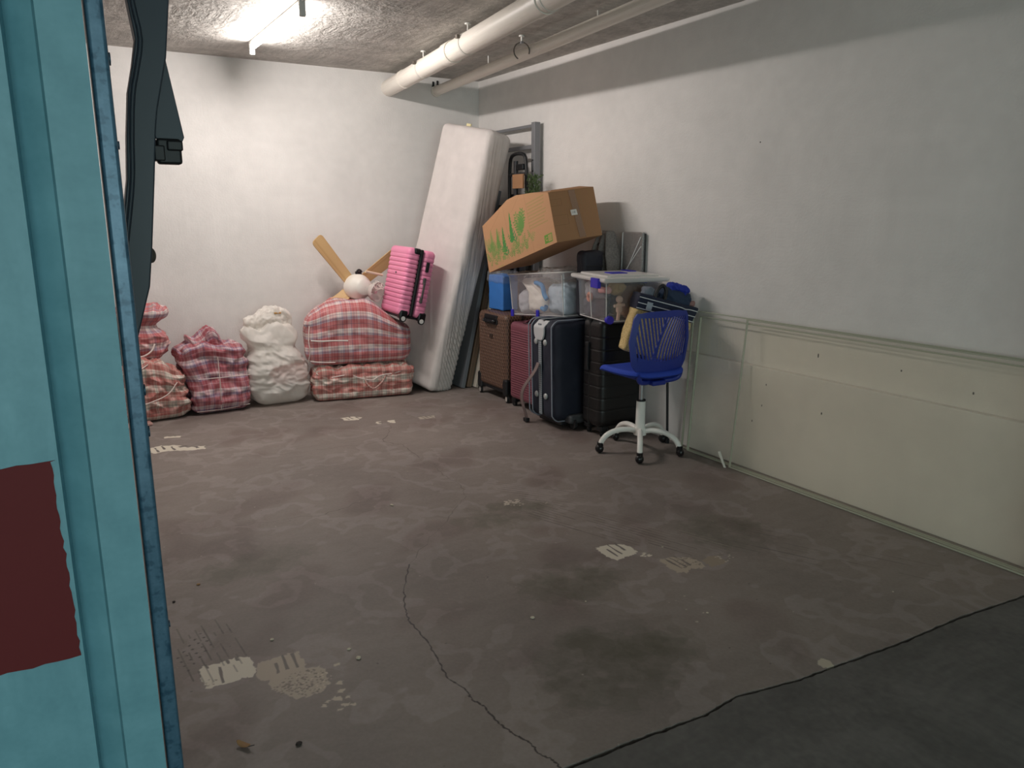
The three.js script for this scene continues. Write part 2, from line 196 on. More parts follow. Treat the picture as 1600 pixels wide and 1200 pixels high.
// ---------------------------------------------------------------- the garage
{
  // floor slabs with an open, ragged joint between them near the door
  const jl = [[-1.0, -1.43], [0.6, -1.42], [1.013, -1.408], [1.242, -1.401], [1.466, -1.386], [1.612, -1.403], [1.845, -1.362], [1.994, -1.353], [2.280, -1.329], [2.642, -1.321], [2.967, -1.290], [3.4, -1.275]];
  const fine = []; for (let i = 0; i < jl.length - 1; i++) for (let s = 0; s < 14; s++) { const t = s / 14; fine.push([jl[i][0] + (jl[i + 1][0] - jl[i][0]) * t, jl[i][1] + (jl[i + 1][1] - jl[i][1]) * t]); } fine.push(jl[jl.length - 1]);
  const wide = x => 0.0045 + 0.004 * Math.abs(fbm(x * 6, 1, 2, 3)) + 0.004 * sstep(1.5, 1.2, x) + (Math.abs(x - 2.78) < 0.05 ? 0.004 : 0);
  const inner = fine.map(([x, z]) => [x, z - wide(x) + fbm(x * 30, 4, 1, 2) * 0.005]), outer = fine.map(([x, z]) => [x, z + wide(x + 40) + fbm(x * 30, 8, 1, 2) * 0.005]);
  const slab = (edge, far, uvm) => {
    const s = new THREE.Shape(edge.map(([x, z]) => new THREE.Vector2(x, -z))); s.lineTo(far[1][0], -far[1][1]); s.lineTo(far[0][0], -far[0][1]);
    const g = new THREE.ExtrudeGeometry(s, { depth: 0.12, bevelEnabled: false }); g.rotateX(-Math.PI / 2); g.translate(0, -0.12, 0);
    const p = g.attributes.position, uv = g.attributes.uv; for (let i = 0; i < p.count; i++) uvm(uv, i, p.getX(i), p.getZ(i)); return g;
  };
  structure('floor', slab(inner, [[-1.0, -6.14], [3.4, -6.14]], (uv, i, x, z) => uv.setXY(i, (x - FX) / FS, 1 - (z - FZ) / FS)), M.floor);
  structure('floor_driveway', slab(outer, [[-1.0, 4.3], [3.4, 4.3]].map(([x, z]) => [x < 0 ? HALL.left : HALL.right, z]), (uv, i, x, z) => uv.setXY(i, x, z)), M.drive);
  structure('floor_subbase', span(HALL.left - 0.1, HALL.right + 0.1, -0.2, -0.121, ROOM.back - 0.1, HALL.back + 0.1), mat(0x1c1a19, 0.95));
  const t = 0.15, R = ROOM;
  structure('wall_back', boxUV(span(R.left - t, R.right + t, -0.12, R.top + t, R.back - t, R.back)), M.wall);
  structure('wall_right', boxUV(span(R.right, R.right + t, -0.12, R.top + t, R.back, R.front + 0.2)), M.wall);
  structure('wall_left', boxUV(span(R.left - t, R.left, -0.12, R.top + t, R.back, R.front + 0.2)), M.wall);
  structure('ceiling', boxUV(span(R.left, R.right, R.top, R.top + t, R.back, R.front + 0.2)), M.ceiling);
  structure('wall_front', boxUV(merge([span(R.left, R.right, 2.36, R.top, R.front, R.front + 0.2), span(3.16, R.right, 0.001, 2.36, R.front, R.front + 0.2)])), M.wall);
  structure('trim_1', boxUV(span(R.right - 0.042, R.right, 0.001, 0.588, R.back, R.front, 0.004)), M.wall);
  // the driveway hall outside, closed on every side
  structure('ceiling_hall', boxUV(span(HALL.left - t, HALL.right + t, R.top, R.top + t, R.front + 0.2, HALL.back + t)), M.ceiling);
  structure('wall_hall_left', boxUV(span(HALL.left - t, HALL.left, -0.12, R.top, R.front, HALL.back)), M.wall);
  structure('wall_hall_right', boxUV(span(HALL.right, HALL.right + t, -0.12, R.top, R.front, HALL.back)), M.wall);
  // unseen glowing gate, out of view, placed to light door and upright faces
  const gx0 = -2.2, gx1 = 1.6, gy0 = 0.25, gy1 = 2.25;
  structure('wall_hall_back', boxUV(merge([span(HALL.left, gx0, -0.12, R.top, HALL.back, HALL.back + t), span(gx1, HALL.right, -0.12, R.top, HALL.back, HALL.back + t), span(gx0, gx1, -0.12, gy0, HALL.back, HALL.back + t), span(gx0, gx1, gy1, R.top, HALL.back, HALL.back + t)])), M.wall);
  const unseenWin = new THREE.Group(); unseenWin.name = 'unseen_window_1'; unseenWin.userData.kind = 'structure'; scene.add(unseenWin);
  const pw = (gx1 - gx0) / 4;
  for (let k = 0; k < 4; k++) mesh('unseen_lit_pane', span(gx0 + k * pw + 0.02, gx0 + (k + 1) * pw - 0.02, gy0 + 0.02, gy1 - 0.02, HALL.back + 0.05, HALL.back + 0.06), mat(0xffffff, 0.6, { emissive: UNSEEN_LIGHT_COLOR, emissiveIntensity: 1.0 }), unseenWin);
  mesh('unseen_window_frame', [0, 1, 2, 3, 4].map(k => span(gx0 + k * pw - 0.02, gx0 + k * pw + 0.02, gy0, gy1, HALL.back + 0.03, HALL.back + 0.08)).concat([span(gx0, gx1, gy0, gy0 + 0.02, HALL.back + 0.03, HALL.back + 0.08), span(gx0, gx1, gy1 - 0.02, gy1, HALL.back + 0.03, HALL.back + 0.08)]), mat(0x8a8f92, 0.5), unseenWin);
  const unseenLight = new THREE.RectAreaLight(UNSEEN_LIGHT_COLOR, UNSEEN_LIGHT_POWER, gx1 - gx0, gy1 - gy0); unseenLight.position.set((gx0 + gx1) / 2, (gy0 + gy1) / 2, HALL.back + 0.02); unseenLight.lookAt((gx0 + gx1) / 2, (gy0 + gy1) / 2, 0); unseenWin.add(unseenLight);
  structure('wall_hall_front', boxUV(merge([span(HALL.left, R.left - t, -0.12, R.top, R.front, R.front + 0.2), span(R.right + t, HALL.right, -0.12, R.top, R.front, R.front + 0.2)])), M.wall);
}
// small marks on the right wall
for (const [z, y, w, h] of [[-2.971, 1.773, 0.004, 0.004], [-2.50, 0.70, 0.004, 0.012], [-2.42, 0.42, 0.004, 0.007], [-2.78, 0.50, 0.003, 0.006], [-2.80, 0.38, 0.003, 0.006], [-2.86, 0.28, 0.003, 0.007], [-2.05, 0.70, 0.004, 0.005], [-1.72, 0.66, 0.004, 0.006]]) {
  const g = new THREE.SphereGeometry(1, 8, 6); g.scale(0.0015, h, w); g.translate(y < 0.588 ? ROOM.right - 0.042 : ROOM.right, y, z);
  const o = mesh('scuff_mark', g, mat(0x3a3430, 0.9)); if (y > 1) tag(o, 'lone tiny dark speck high on the white right wall', 'speck'); else tag(o, 'tiny dark speck on the lower right wall behind the clear sheets', 'speck', 'dark specks on the right wall');
}

// ---------------------------------------------------------------- tube lamps
function tubeLamp(name, label, [x, z0, z1], power, color, glow) {
  const L = Math.abs(z1 - z0), zc = (z0 + z1) / 2, t = thing(name, label, 'lamp', [x, ROOM.top, zc]);
  mesh('batten', boxUV(box(0.028, 0.024, L, 0, -0.012, 0, 0.003)), M.tubewhite, t);
  for (const s of [-1, 1]) mesh('end_holder', [box(0.034, 0.082, 0.022, 0, -0.041, s * (L / 2 + 0.010), 0.006)], mat(0xc9c9c6, 0.5), t);
  const g = new THREE.CylinderGeometry(0.013, 0.013, L - 0.002, 20); g.rotateX(Math.PI / 2); g.translate(0, -0.042, 0);
  mesh('glowing_tube', g, mat(0xffffff, 0.4, { emissive: color, emissiveIntensity: glow }), t);
  for (const [a, k] of [[35, 1], [-35, 1], [92, 0.5], [-92, 0.5]]) {
    const q = a * Math.PI / 180, l = new THREE.RectAreaLight(color, power * k, L * 0.98, 0.02), d = V(Math.sin(q), -Math.cos(q), 0);
    l.position.set(d.x * 0.0155, -0.042 + d.y * 0.0155, 0);
    const m = new THREE.Matrix4().makeBasis(V(0, 0, 1), d.clone().negate().cross(V(0, 0, 1)), d.clone().negate());   // the light shines along its own -z
    l.quaternion.setFromRotationMatrix(m); t.add(l);
  }
  return t;
}
tubeLamp('tube_lamp', 'bright fluorescent tube lamp on the ceiling', [1.29, -5.47, -4.33], TUBE_POWER, TUBE_COLOR, 14);
{ const t = tag(mesh('lamp_cable', tube([[1.288, 2.493, -4.31], [1.285, 2.492, -4.1], [1.30, 2.493, -3.7], [1.31, 2.492, -3.0], [1.3, 2.493, -1.4]], 0.005, 60, 8), M.tubewhite), 'thin white cable running along the ceiling from the tube lamp', 'cable'); }

// ---------------------------------------------------------------- pipes
const pipeTex = canvasTex(256, 256, (c) => { c.fillStyle = '#ece6dc'; c.fillRect(0, 0, 256, 256); for (let i = 0; i < 500; i++) { c.fillStyle = `rgba(${rnd(150, 190) | 0},${rnd(140, 175) | 0},${rnd(125, 160) | 0},${rnd(0.02, 0.14)})`; c.fillRect(rnd(0, 256), rnd(0, 256), rnd(1, 5), rnd(1, 14)); } });
M.pipe = mat(0xffffff, 0.42, { map: pipeTex });
{
  const a = V(2.482, 2.385, -6.09), dir = V(-0.318, 0.006, 2.693).normalize(), b = a.clone().addScaledVector(dir, 4.75), r = 0.063;
  const p = thing('drain_pipe', 'fat white drain pipe hanging below the ceiling', 'pipe');
  mesh('pipe', bar(a, b, r, 40), M.pipe, p);
  for (const [s, l, q] of [[0.42, 0.05, 0.004], [1.42, 0.12, 0.006], [2.72, 0.1, 0.005], [3.9, 0.1, 0.005]]) mesh('collar', bar(a.clone().addScaledVector(dir, s), a.clone().addScaledVector(dir, s + l), r + q, 40), M.pipe, p);
  for (const s of [0.92, 1.78, 2.86, 3.95]) {
    const c = a.clone().addScaledVector(dir, s), g = bar(c.clone().addScaledVector(dir, -0.010), c.clone().addScaledVector(dir, 0.010), r + 0.003, 40);
    const k = mesh('clamp', g, mat(0xd8d4cc, 0.45), p);
    mesh('clamp_bolt', box(0.02, 0.02, 0.022, c.x - r - 0.006, c.y + 0.03, c.z), mat(0x6b645c, 0.5, { metalness: 0.5 }), k);
    mesh('hanger_rod', [bar(V(c.x, c.y + r, c.z), V(c.x, ROOM.top, c.z), 0.005, 8), bar(V(c.x, ROOM.top - 0.008, c.z), V(c.x, ROOM.top, c.z), 0.018, 12)], M.tubewhite, k);
  }
  const a2 = V(2.90, 2.393, -6.09), d2 = V(2.73 - 2.90, 2.438 - 2.393, -3.3 + 6.09).normalize(), b2 = a2.clone().addScaledVector(d2, 4.6);
  const p2 = thing('service_pipe', 'thinner grey-white pipe in the shadow behind the fat drain pipe', 'pipe');
  mesh('pipe', bar(a2, b2, 0.038, 30), M.pipe, p2);
  mesh('wall_rose', bar(a2.clone(), a2.clone().addScaledVector(d2, 0.02), 0.046, 24), M.pipe, p2);
  for (const s of [1.0, 2.4, 3.8]) { const c = a2.clone().addScaledVector(d2, s); mesh('hanger_rod', bar(V(c.x, c.y + 0.03, c.z), V(c.x, ROOM.top, c.z), 0.004, 8), M.tubewhite, p2); }
  const h = thing('ring_hanger', 'empty ring hanger dangling from the ceiling between the two pipes', 'hook', [2.712, ROOM.top, -4.43]);
  mesh('ceiling_plate', bar(V(0, -0.008, 0), V(0, 0, 0), 0.018, 12), M.tubewhite, h);
  mesh('stem', bar(V(0, -0.045, 0), V(0, -0.005, 0), 0.006, 8), M.tubewhite, h);
  mesh('nut', box(0.022, 0.014, 0.022, 0, -0.042, 0, 0.003), M.steel, h);
  const ring = []; for (let i = 0; i <= 22; i++) { const q = Math.PI * (0.35 - i / 22 * 1.45) + Math.PI; ring.push(V(Math.cos(q) * 0.045, -0.092 + Math.sin(q) * -0.052 * -1, Math.cos(q) * 0.02)); }
  mesh('open_ring', tube(ring, 0.004, 50, 6), mat(0x6e6862, 0.5, { metalness: 0.5 }), h);
  const k = thing('wall_clip', 'small black cable clips on the back wall beside the thin pipe', 'clip', [2.895, 2.452, ROOM.back]);
  for (const [dx, dy] of [[-0.022, -0.004], [0.016, 0.006]]) mesh('clip', [box(0.014, 0.034, 0.012, dx, dy, 0.006, 0.003), box(0.022, 0.012, 0.018, dx, dy - 0.018, 0.009, 0.003)], M.black, k);
}

// ---------------------------------------------------------------- the turquoise door leaf and its lever arm
{
  const doorTex = dataTex(512, (u, v) => { const a = tile(u, v, 8, 4, 31), b = tile(u, v, 50, 3, 33), s = tile(u, v * 0.3, 20, 3, 35); const k = a * 9 + b * 4 + Math.max(0, s) * 8; return [110 + k, 161 + k, 174 + k]; }, { srgb: true });
  doorTex.repeat.set(1.5, 1.5);
  M.door = mat(0xffffff, 0.5, { map: doorTex });
  const D = thing('garage_door', 'turquoise ribbed steel door leaf with a red painted square', 'door', [0, 0, ROOM.front]);
  const y0 = 0.03, y1 = 2.34;
  // pressed sheet: profile in plan, from right to left; ribs repeat
  const prof = [[0.076, -0.030], [0.076, 0.012], [0.021, 0.014], [0.018, 0.004], [-0.018, -0.022], [-0.022, 0.012]];
  let x = -0.022; while (x > -0.70) { prof.push([x - 0.20, 0.012], [x - 0.204, 0.002], [x - 0.240, 0.006], [x - 0.244, 0.012]); x -= 0.244; }
  prof.push([-0.895, 0.012], [-0.895, -0.030]);
  const s = new THREE.Shape(prof.map(([a, b]) => new THREE.Vector2(a, b)));
  const g = new THREE.ExtrudeGeometry(s, { depth: y1 - y0, bevelEnabled: true, bevelSize: 0.0012, bevelThickness: 0.0012, bevelSegments: 2, steps: 1 });
  g.rotateX(-Math.PI / 2); g.scale(1, 1, -1);
  const g2 = g.index ? g.toNonIndexed() : g; { const p = g2.attributes.position; for (let i = 0; i < p.count; i += 3) { const a = [p.getX(i), p.getY(i), p.getZ(i)]; p.setXYZ(i, p.getX(i + 2), p.getY(i + 2), p.getZ(i + 2)); p.setXYZ(i + 2, ...a); } g2.computeVertexNormals(); }
  g2.translate(0, y0, 0);
  mesh('door_panel', boxUV(g2), M.door, D);
  // hand-painted red square
  const edge = []; const sx0 = -0.222, sx1 = -0.025, sy0 = 0.724, sy1 = 1.041;
  for (let i = 0; i <= 30; i++) edge.push([sx1 - 0.006 * (i / 30) + fbm(i * 0.4, 2, 3, 3) * 0.004, sy0 + (sy1 - sy0) * i / 30]);
  for (let i = 0; i <= 12; i++) edge.push([sx1 + (sx0 - sx1) * i / 12, sy1 + 0.002 - 0.008 * (i / 12) + fbm(i * 0.5, 6, 1, 2) * 0.003]);
  for (let i = 0; i <= 12; i++) edge.push([sx0 + (sx1 - sx0) * i / 12, sy0 - 0.004 + fbm(i * 0.5, 9, 1, 2) * 0.003]);
  const rg = new THREE.ExtrudeGeometry(new THREE.Shape(edge.map(p => new THREE.Vector2(...p))), { depth: 0.0008, bevelEnabled: false }); rg.translate(0, 0, 0.0134);
  const rp = mesh('painted_square', rg, mat(0x641216, 0.7), D); rp.userData.label = 'dark red painted square';
  // steel edge frame
  const steelTex = dataTex(256, (u, v) => { const a = tile(u, v, 10, 4, 41), b = tile(u, v, 60, 3, 43); const dark = sstep(0.22, 0.4, tile(u, v, 16, 3, 47)); const k = a * 16 + b * 8 - dark * 20; return [76 + k, 110 + k, 132 + k]; }, { srgb: true });
  steelTex.repeat.set(3, 3);
  M.doorSteel = mat(0xffffff, 0.34, { map: steelTex, metalness: 0.2 });
  mesh('edge_frame', boxUV(span(0.081, 0.106, y0, y1, -0.042, -0.004, 0.006)), M.doorSteel, D);
  mesh('frame_rail', boxUV(merge([span(-0.89, 0.081, y0, y0 + 0.04, -0.062, -0.0305), span(-0.89, 0.081, y1 - 0.04, y1, -0.062, -0.0305), span(-0.89, -0.86, y0 + 0.04, y1 - 0.04, -0.062, -0.0305)])), M.doorSteel, D);
  for (const [yy, h] of [[1.128, 0.02], [1.06, 0.045], [0.72, 0.012], [1.5, 0.012], [1.62, 0.02]]) mesh('rivet', bar(V(0.1055, yy, -0.02), V(0.1085, yy, -0.02), Math.min(0.009, h / 2), 14), mat(0x2a4a5c, 0.5, { metalness: 0.4 }), D);

  const A = thing('door_arm', 'dark lever arm with a hinge bracket behind the turquoise door', 'door arm', [0, 0, -1.75]);
  const arm = [[0.184, 1.802], [0.180, 2.14], [0.268, 2.14], [0.254, 1.811], [0.239, 1.702], [0.226, 1.65], [0.214, 1.602], [0.208, 1.565], [0.197, 1.469], [0.180, 1.332], [0.169, 1.257], [0.148, 1.189], [0.120, 1.10], [0.100, 1.10], [0.118, 1.28], [0.153, 1.468], [0.160, 1.55], [0.170, 1.632], [0.182, 1.68], [0.192, 1.73]];
  M.arm = mat(0x2b3540, 0.45);
  const ex = (pts, depth, bev = 0.003) => { const q = new THREE.ExtrudeGeometry(new THREE.Shape(pts.map(p => new THREE.Vector2(...p))), { depth, bevelEnabled: true, bevelSize: bev, bevelThickness: bev, bevelSegments: 3 }); q.translate(0, 0, -depth / 2); return q; };
  mesh('arm_channel', ex(arm, 0.03), M.arm, A);
  const lip = arm.slice(14).concat([[0.184, 1.802], [0.180, 2.14]]).map(([a, b]) => V(a + 0.006, b, 0.018));
  mesh('arm_lip', new THREE.TubeGeometry(new THREE.CatmullRomCurve3(lip), 40, 0.005, 8), M.arm, A);
  mesh('bracket_plate', ex([[0.239, 1.715], [0.262, 1.553], [0.258, 1.545], [0.212, 1.55], [0.205, 1.60]], 0.006, 0.002), M.arm, A);
  mesh('bracket_clip', [box(0.046, 0.05, 0.03, 0.233, 1.524, 0, 0.006), box(0.03, 0.02, 0.036, 0.243, 1.535, 0.004, 0.004), box(0.02, 0.03, 0.034, 0.214, 1.52, 0, 0.003)], M.black, A);
  mesh('pivot_knob', (() => { const q = new THREE.SphereGeometry(0.012, 16, 12); q.scale(0.8, 1.3, 0.8); q.translate(0.181, 1.318, 0); return q; })(), mat(0x4b453f, 0.5), A);
  mesh('ceiling_bracket', span(0.19, 0.26, 2.14, ROOM.top, -0.012, 0.012), M.arm, A);
}

// ---------------------------------------------------------------- woven plaid bags
function plaid(base, red, dark, blue, white) {
  return canvasTex(512, 512, (c) => {
    c.fillStyle = base; c.fillRect(0, 0, 512, 512);
    const set = [[0, 120, red, 0.62], [30, 14, white, 0.5], [76, 16, white, 0.45], [120, 6, dark, 0.7], [134, 4, dark, 0.5], [150, 50, white, 0.55], [172, 5, dark, 0.55], [200, 34, blue, 0.5], [216, 5, dark, 0.7], [234, 70, red, 0.55], [262, 8, white, 0.6], [284, 5, dark, 0.6], [310, 44, white, 0.6], [330, 4, dark, 0.5], [356, 26, blue, 0.55], [366, 6, dark, 0.7], [384, 90, red, 0.6], [410, 6, dark, 0.5], [436, 12, white, 0.5], [476, 36, white, 0.5], [492, 5, dark, 0.6]];
    for (const [x, w, col, a] of set) { c.globalAlpha = a; c.fillStyle = col; c.fillRect(x, 0, w, 512); }
    for (const [x, w, col, a] of [[0, 150, red, 0.55], [60, 10, white, 0.4], [150, 70, white, 0.5], [180, 6, dark, 0.5], [220, 50, blue, 0.42], [240, 6, dark, 0.55], [270, 130, red, 0.5], [330, 8, dark, 0.45], [400, 70, white, 0.5], [430, 5, dark, 0.5], [470, 42, blue, 0.35], [488, 5, dark, 0.5]]) { c.globalAlpha = a; c.fillStyle = col; c.fillRect(0, x, 512, w); }
    c.globalAlpha = 0.10; for (let i = 0; i < 512; i += 4) { c.fillStyle = i % 8 ? '#fff' : '#000'; c.fillRect(i, 0, 2, 512); c.fillRect(0, i, 512, 2); } c.globalAlpha = 1;
  });
}
const plaidRed = plaid('#e6c4bc', '#bd4f52', '#4a3a50', '#a796b2', '#f6e8e2'), plaidPale = plaid('#ecd2c4', '#c0605a', '#504c4c', '#b4aca0', '#f8efe2'), plaidDeep = plaid('#d8aeae', '#a5424c', '#40324a', '#8d79a2', '#ecd8da');
for (const t of [plaidRed, plaidPale, plaidDeep]) t.repeat.set(4.4, 4.4);
const bagMat = t => mat(0xffffff, 0.42, { map: t, side: THREE.DoubleSide, specularIntensity: 0.6 });
M.bagRed = bagMat(plaidRed); M.bagPale = bagMat(plaidPale); M.bagDeep = bagMat(plaidDeep); M.piping = mat(0xeedcd6, 0.5);
const crease = (x, y, z) => { const a = noise(x, y, z); return 1 - Math.abs(a) * 2; };
// a filled soft bag standing at y = 0; profile(u) gives the height of its top along its length
function bagGeo(w, h, d, { r = 0.07, amp = 0.02, f = 5, top = () => 1, taper = 0, bulge = 0.12, off = 0, n = [44, 34, 30], sharp = 0.5, lean = null }) {
  return soft(w, h, d, {
    r, n, move: (q, N, H) => {
      let [x, y, z] = q; const u = x / H[0], v = (y + H[1]) / (2 * H[1]), k = z / H[2];
      const b = bulge * (1 - u * u) * (1 - k * k) + bulge * 0.7 * Math.sin(Math.PI * v);
      const wr = amp * (fbm(x * f + off, y * f * 1.6, z * f + off, 3) * 1.2 + sharp * 0.5 * crease(x * f * 1.7 + off, y * f * 2.4, z * f * 1.5));
      const foot = sstep(0, 0.12, v);
      x += N[0] * (wr + b * 0.10 * H[0] * 2) * foot; z += N[2] * (wr + b * 0.5 * H[2]) * foot; y += N[1] > 0 ? N[1] * wr * 1.3 : 0;
      y = (y + H[1]) * (1 + (top(u, k) - 1) * v);
      x *= 1 - taper * sstep(0.2, -1, k);
      if (lean) [x, y, z] = lean(x, y, z, v);
      return [x, Math.max(0.002, y), z];
    }
  });
}
const seamLine = (pts, r = 0.004) => tube(pts, r, pts.length * 8, 6);
{
  const turn = -10.5 * Math.PI / 180;
  // flat lower bag and fat upper bag beside the mattress
  const lower = thing('plaid_bag', 'flat squashed red plaid bag under the big bulging plaid bag', 'bag', [2.03, 0, -5.765], turn, 'red plaid woven bags');
  mesh('bag_body', bagGeo(0.76, 0.26, 0.40, { r: 0.05, amp: 0.022, f: 5, bulge: 0.05, off: 3, taper: 0.22, sharp: 1 }), M.bagPale, lower);
  mesh('piping', seamLine([[-0.36, 0.225, 0.19], [-0.30, 0.19, 0.205], [-0.12, 0.20, 0.212], [-0.02, 0.165, 0.216], [0.06, 0.15, 0.218], [0.12, 0.18, 0.217], [0.25, 0.195, 0.212], [0.37, 0.225, 0.19]], 0.0045), M.piping, lower);
  mesh('handle', seamLine([[0.0, 0.19, 0.205], [0.01, 0.13, 0.222], [0.06, 0.085, 0.228], [0.13, 0.13, 0.224], [0.17, 0.19, 0.21]], 0.007), M.bagPale, lower);
  const upper = thing('plaid_bag', 'big bulging red plaid bag stacked below the pink suitcase', 'bag', [2.015, 0.268, -5.775], turn, 'red plaid woven bags');
  const ht = (u) => 1.02 + 0.09 * Math.cos((u + 0.12) * 1.7) - 0.36 * sstep(0.05, 1.0, u) - 0.12 * sstep(-0.4, -1, u);
  mesh('bag_body', bagGeo(0.80, 0.445, 0.40, { r: 0.09, amp: 0.014, f: 3.6, bulge: 0.10, top: ht, off: 8, taper: 0.20, sharp: 0.3 }), M.bagRed, upper);
  mesh('zip_flap', seamLine([[-0.37, 0.21, 0.205], [-0.3, 0.205, 0.222], [-0.2, 0.205, 0.232], [-0.1, 0.20, 0.238]], 0.005), M.white, upper);
  for (const g of [seamLine([[-0.395, 0.035, 0.16], [-0.38, 0.12, 0.19], [-0.385, 0.22, 0.19], [-0.37, 0.34, 0.17]], 0.004), seamLine([[-0.38, 0.05, 0.19], [-0.3, 0.04, 0.205], [-0.2, 0.035, 0.214]], 0.004)]) mesh('piping', g, M.piping, upper);

  // deep red bag
  const mid = thing('plaid_bag', 'deep red and purple plaid bag left of the white plastic sack', 'bag', [0.955, 0, -5.84], 0.06, 'red plaid woven bags');
  mesh('bag_body', bagGeo(0.385, 0.50, 0.30, { r: 0.06, amp: 0.030, f: 4.0, bulge: 0.14, off: 15, sharp: 0.9, top: (u) => 0.99 + 0.04 * Math.sin(u * 4 + 2.6) - 0.05 * sstep(0.2, 1, u), lean: (x, y, z, v) => [x - 0.07 * sstep(0.35, 1, v) * sstep(0.1, -0.2, x), y, z + 0.02 * Math.sin(v * 7)] }), M.bagDeep, mid);
  mesh('gathered_top', soft(0.24, 0.16, 0.14, { r: 0.05, n: [20, 14, 14], move: (q, N) => { const w = 0.016 * fbm(q[0] * 9, q[1] * 9, q[2] * 9 + 4, 3); return [q[0] + N[0] * w + q[1] * -0.25 - 0.06, q[1] + N[1] * w * 2 + 0.50 + 0.03 * Math.sin(q[0] * 30), q[2] + N[2] * w]; }, uvs: 1 }), M.bagDeep, mid);
  mesh('handle', seamLine([[-0.06, 0.53, 0.075], [-0.05, 0.575, 0.07], [-0.02, 0.585, 0.065], [0.02, 0.56, 0.07], [0.03, 0.52, 0.085]], 0.007), M.bagDeep, mid);
  for (const g of [seamLine([[-0.02, 0.03, 0.175], [-0.02, 0.2, 0.205], [-0.02, 0.42, 0.195]], 0.003), seamLine([[-0.16, 0.27, 0.19], [0, 0.27, 0.205], [0.2, 0.265, 0.185]], 0.003), seamLine([[-0.18, 0.03, 0.15], [0.0, 0.03, 0.165], [0.19, 0.04, 0.15]], 0.003)]) mesh('piping', g, M.piping, mid);

  // two bags at the door edge
  const b1 = thing('plaid_bag', 'slumped pale red plaid bag on the floor nearest the door edge', 'bag', [0.515, 0, -5.80], 0.12, 'red plaid woven bags');
  mesh('bag_body', bagGeo(0.38, 0.43, 0.32, { r: 0.08, amp: 0.030, f: 4.2, bulge: 0.10, off: 27, sharp: 1.3, top: (u) => 1 - 0.22 * sstep(-0.2, 1, u), lean: (x, y, z, v) => [x + 0.05 * (1 - v) * sstep(-0.1, 0.3, x), y, z] }), M.bagPale, b1);
  for (const g of [seamLine([[-0.2, 0.13, 0.19], [-0.05, 0.16, 0.215], [0.06, 0.20, 0.21], [0.13, 0.27, 0.19]], 0.004), seamLine([[-0.2, 0.36, 0.15], [-0.12, 0.37, 0.18], [-0.04, 0.41, 0.17]], 0.004)]) mesh('piping', g, M.piping, b1);
  mesh('bottom_flap', box(0.16, 0.018, 0.08, -0.14, 0.012, 0.19, 0.006), M.bagPale, b1);
  const b2 = thing('plaid_bag', 'upright loosely tied red plaid bag on top of the slumped pale one', 'bag', [0.475, 0.41, -5.88], -0.1, 'red plaid woven bags');
  mesh('bag_body', bagGeo(0.34, 0.38, 0.24, { r: 0.08, amp: 0.026, f: 4.6, bulge: 0.12, off: 41, sharp: 1, lean: (x, y, z, v) => { const n = 1 - 0.45 * Math.exp(-(((v - 0.62) / 0.13) ** 2)); return [x * n + 0.03 * v, y, z * (n * 0.9 + 0.1)]; } }), M.bagRed, b2);
  mesh('cord', seamLine([[0.02, 0.22, 0.10], [-0.06, 0.17, 0.135], [-0.07, 0.08, 0.15], [0.0, 0.04, 0.155], [0.07, 0.07, 0.15], [0.10, 0.12, 0.13]], 0.006), M.piping, b2);

  // white plastic sack with clothes inside
  const sack = thing('plastic_sack', 'white translucent plastic sack between the plaid bags', 'sack', [1.375, 0, -5.83], 0.02);
  M.sack = mat(0xfffaf4, 0.55, { transmission: 0.4, thickness: 0, side: THREE.DoubleSide });
  mesh('sack_film', bagGeo(0.405, 0.58, 0.30, { r: 0.10, amp: 0.024, f: 5, bulge: 0.12, off: 55, sharp: 0.5, n: [56, 56, 34], lean: (x, y, z, v) => { const n = 1 - 0.18 * Math.exp(-(((v - 0.72) / 0.1) ** 2)) + 0.06 * sstep(0.8, 1, v); const lo = 1 + 0.10 * Math.sin(Math.PI * clamp(v / 0.55, 0, 1)); return [x * n * lo - 0.035 * sstep(0.5, 1, v) + 0.02 * (1 - v), y * 1.04 + 0.02 * Math.sin(x * 22) * sstep(0.7, 1, v), z * n * lo * (1 - 0.45 * sstep(0.6, 1, v))]; } }), M.sack, sack);
  mesh('crumpled_mouth', soft(0.34, 0.15, 0.10, { r: 0.03, n: [36, 18, 14], move: (q, N) => { const w = 0.030 * fbm(q[0] * 11, q[1] * 9, q[2] * 11 + 9, 3) + 0.008 * crease(q[0] * 14, q[1] * 6, q[2] * 12); return [q[0] + N[0] * w - 0.03, q[1] + N[1] * w + 0.615 + 0.03 * Math.sin(q[0] * 16 + 1) + q[0] * 0.06, q[2] + N[2] * w]; } }), M.sack, sack);
  mesh('pink_clothes', soft(0.28, 0.16, 0.22, { r: 0.05, n: [16, 12, 12], move: (q, N) => { const w = 0.012 * fbm(q[0] * 9, q[1] * 12, q[2] * 9, 3); return [q[0] + N[0] * w + 0.08, q[1] + N[1] * w + 0.22, q[2] + N[2] * w + 0.012]; } }), mat(0xd8645c, 0.9), sack).userData.label = 'pink clothes showing through the film';
  mesh('pale_clothes', soft(0.34, 0.34, 0.2, { r: 0.08, n: [14, 14, 12], move: (q, N) => { const w = 0.016 * fbm(q[0] * 7, q[1] * 7, q[2] * 7 + 3, 3); return [q[0] + N[0] * w - 0.02, q[1] + N[1] * w + 0.27, q[2] + N[2] * w]; } }), mat(0xcfc8c0, 0.9), sack);
  mesh('orange_scrap', box(0.05, 0.010, 0.02, 0.04, 0.684, 0.052, 0.004), mat(0xb9863c, 0.7), sack);
}

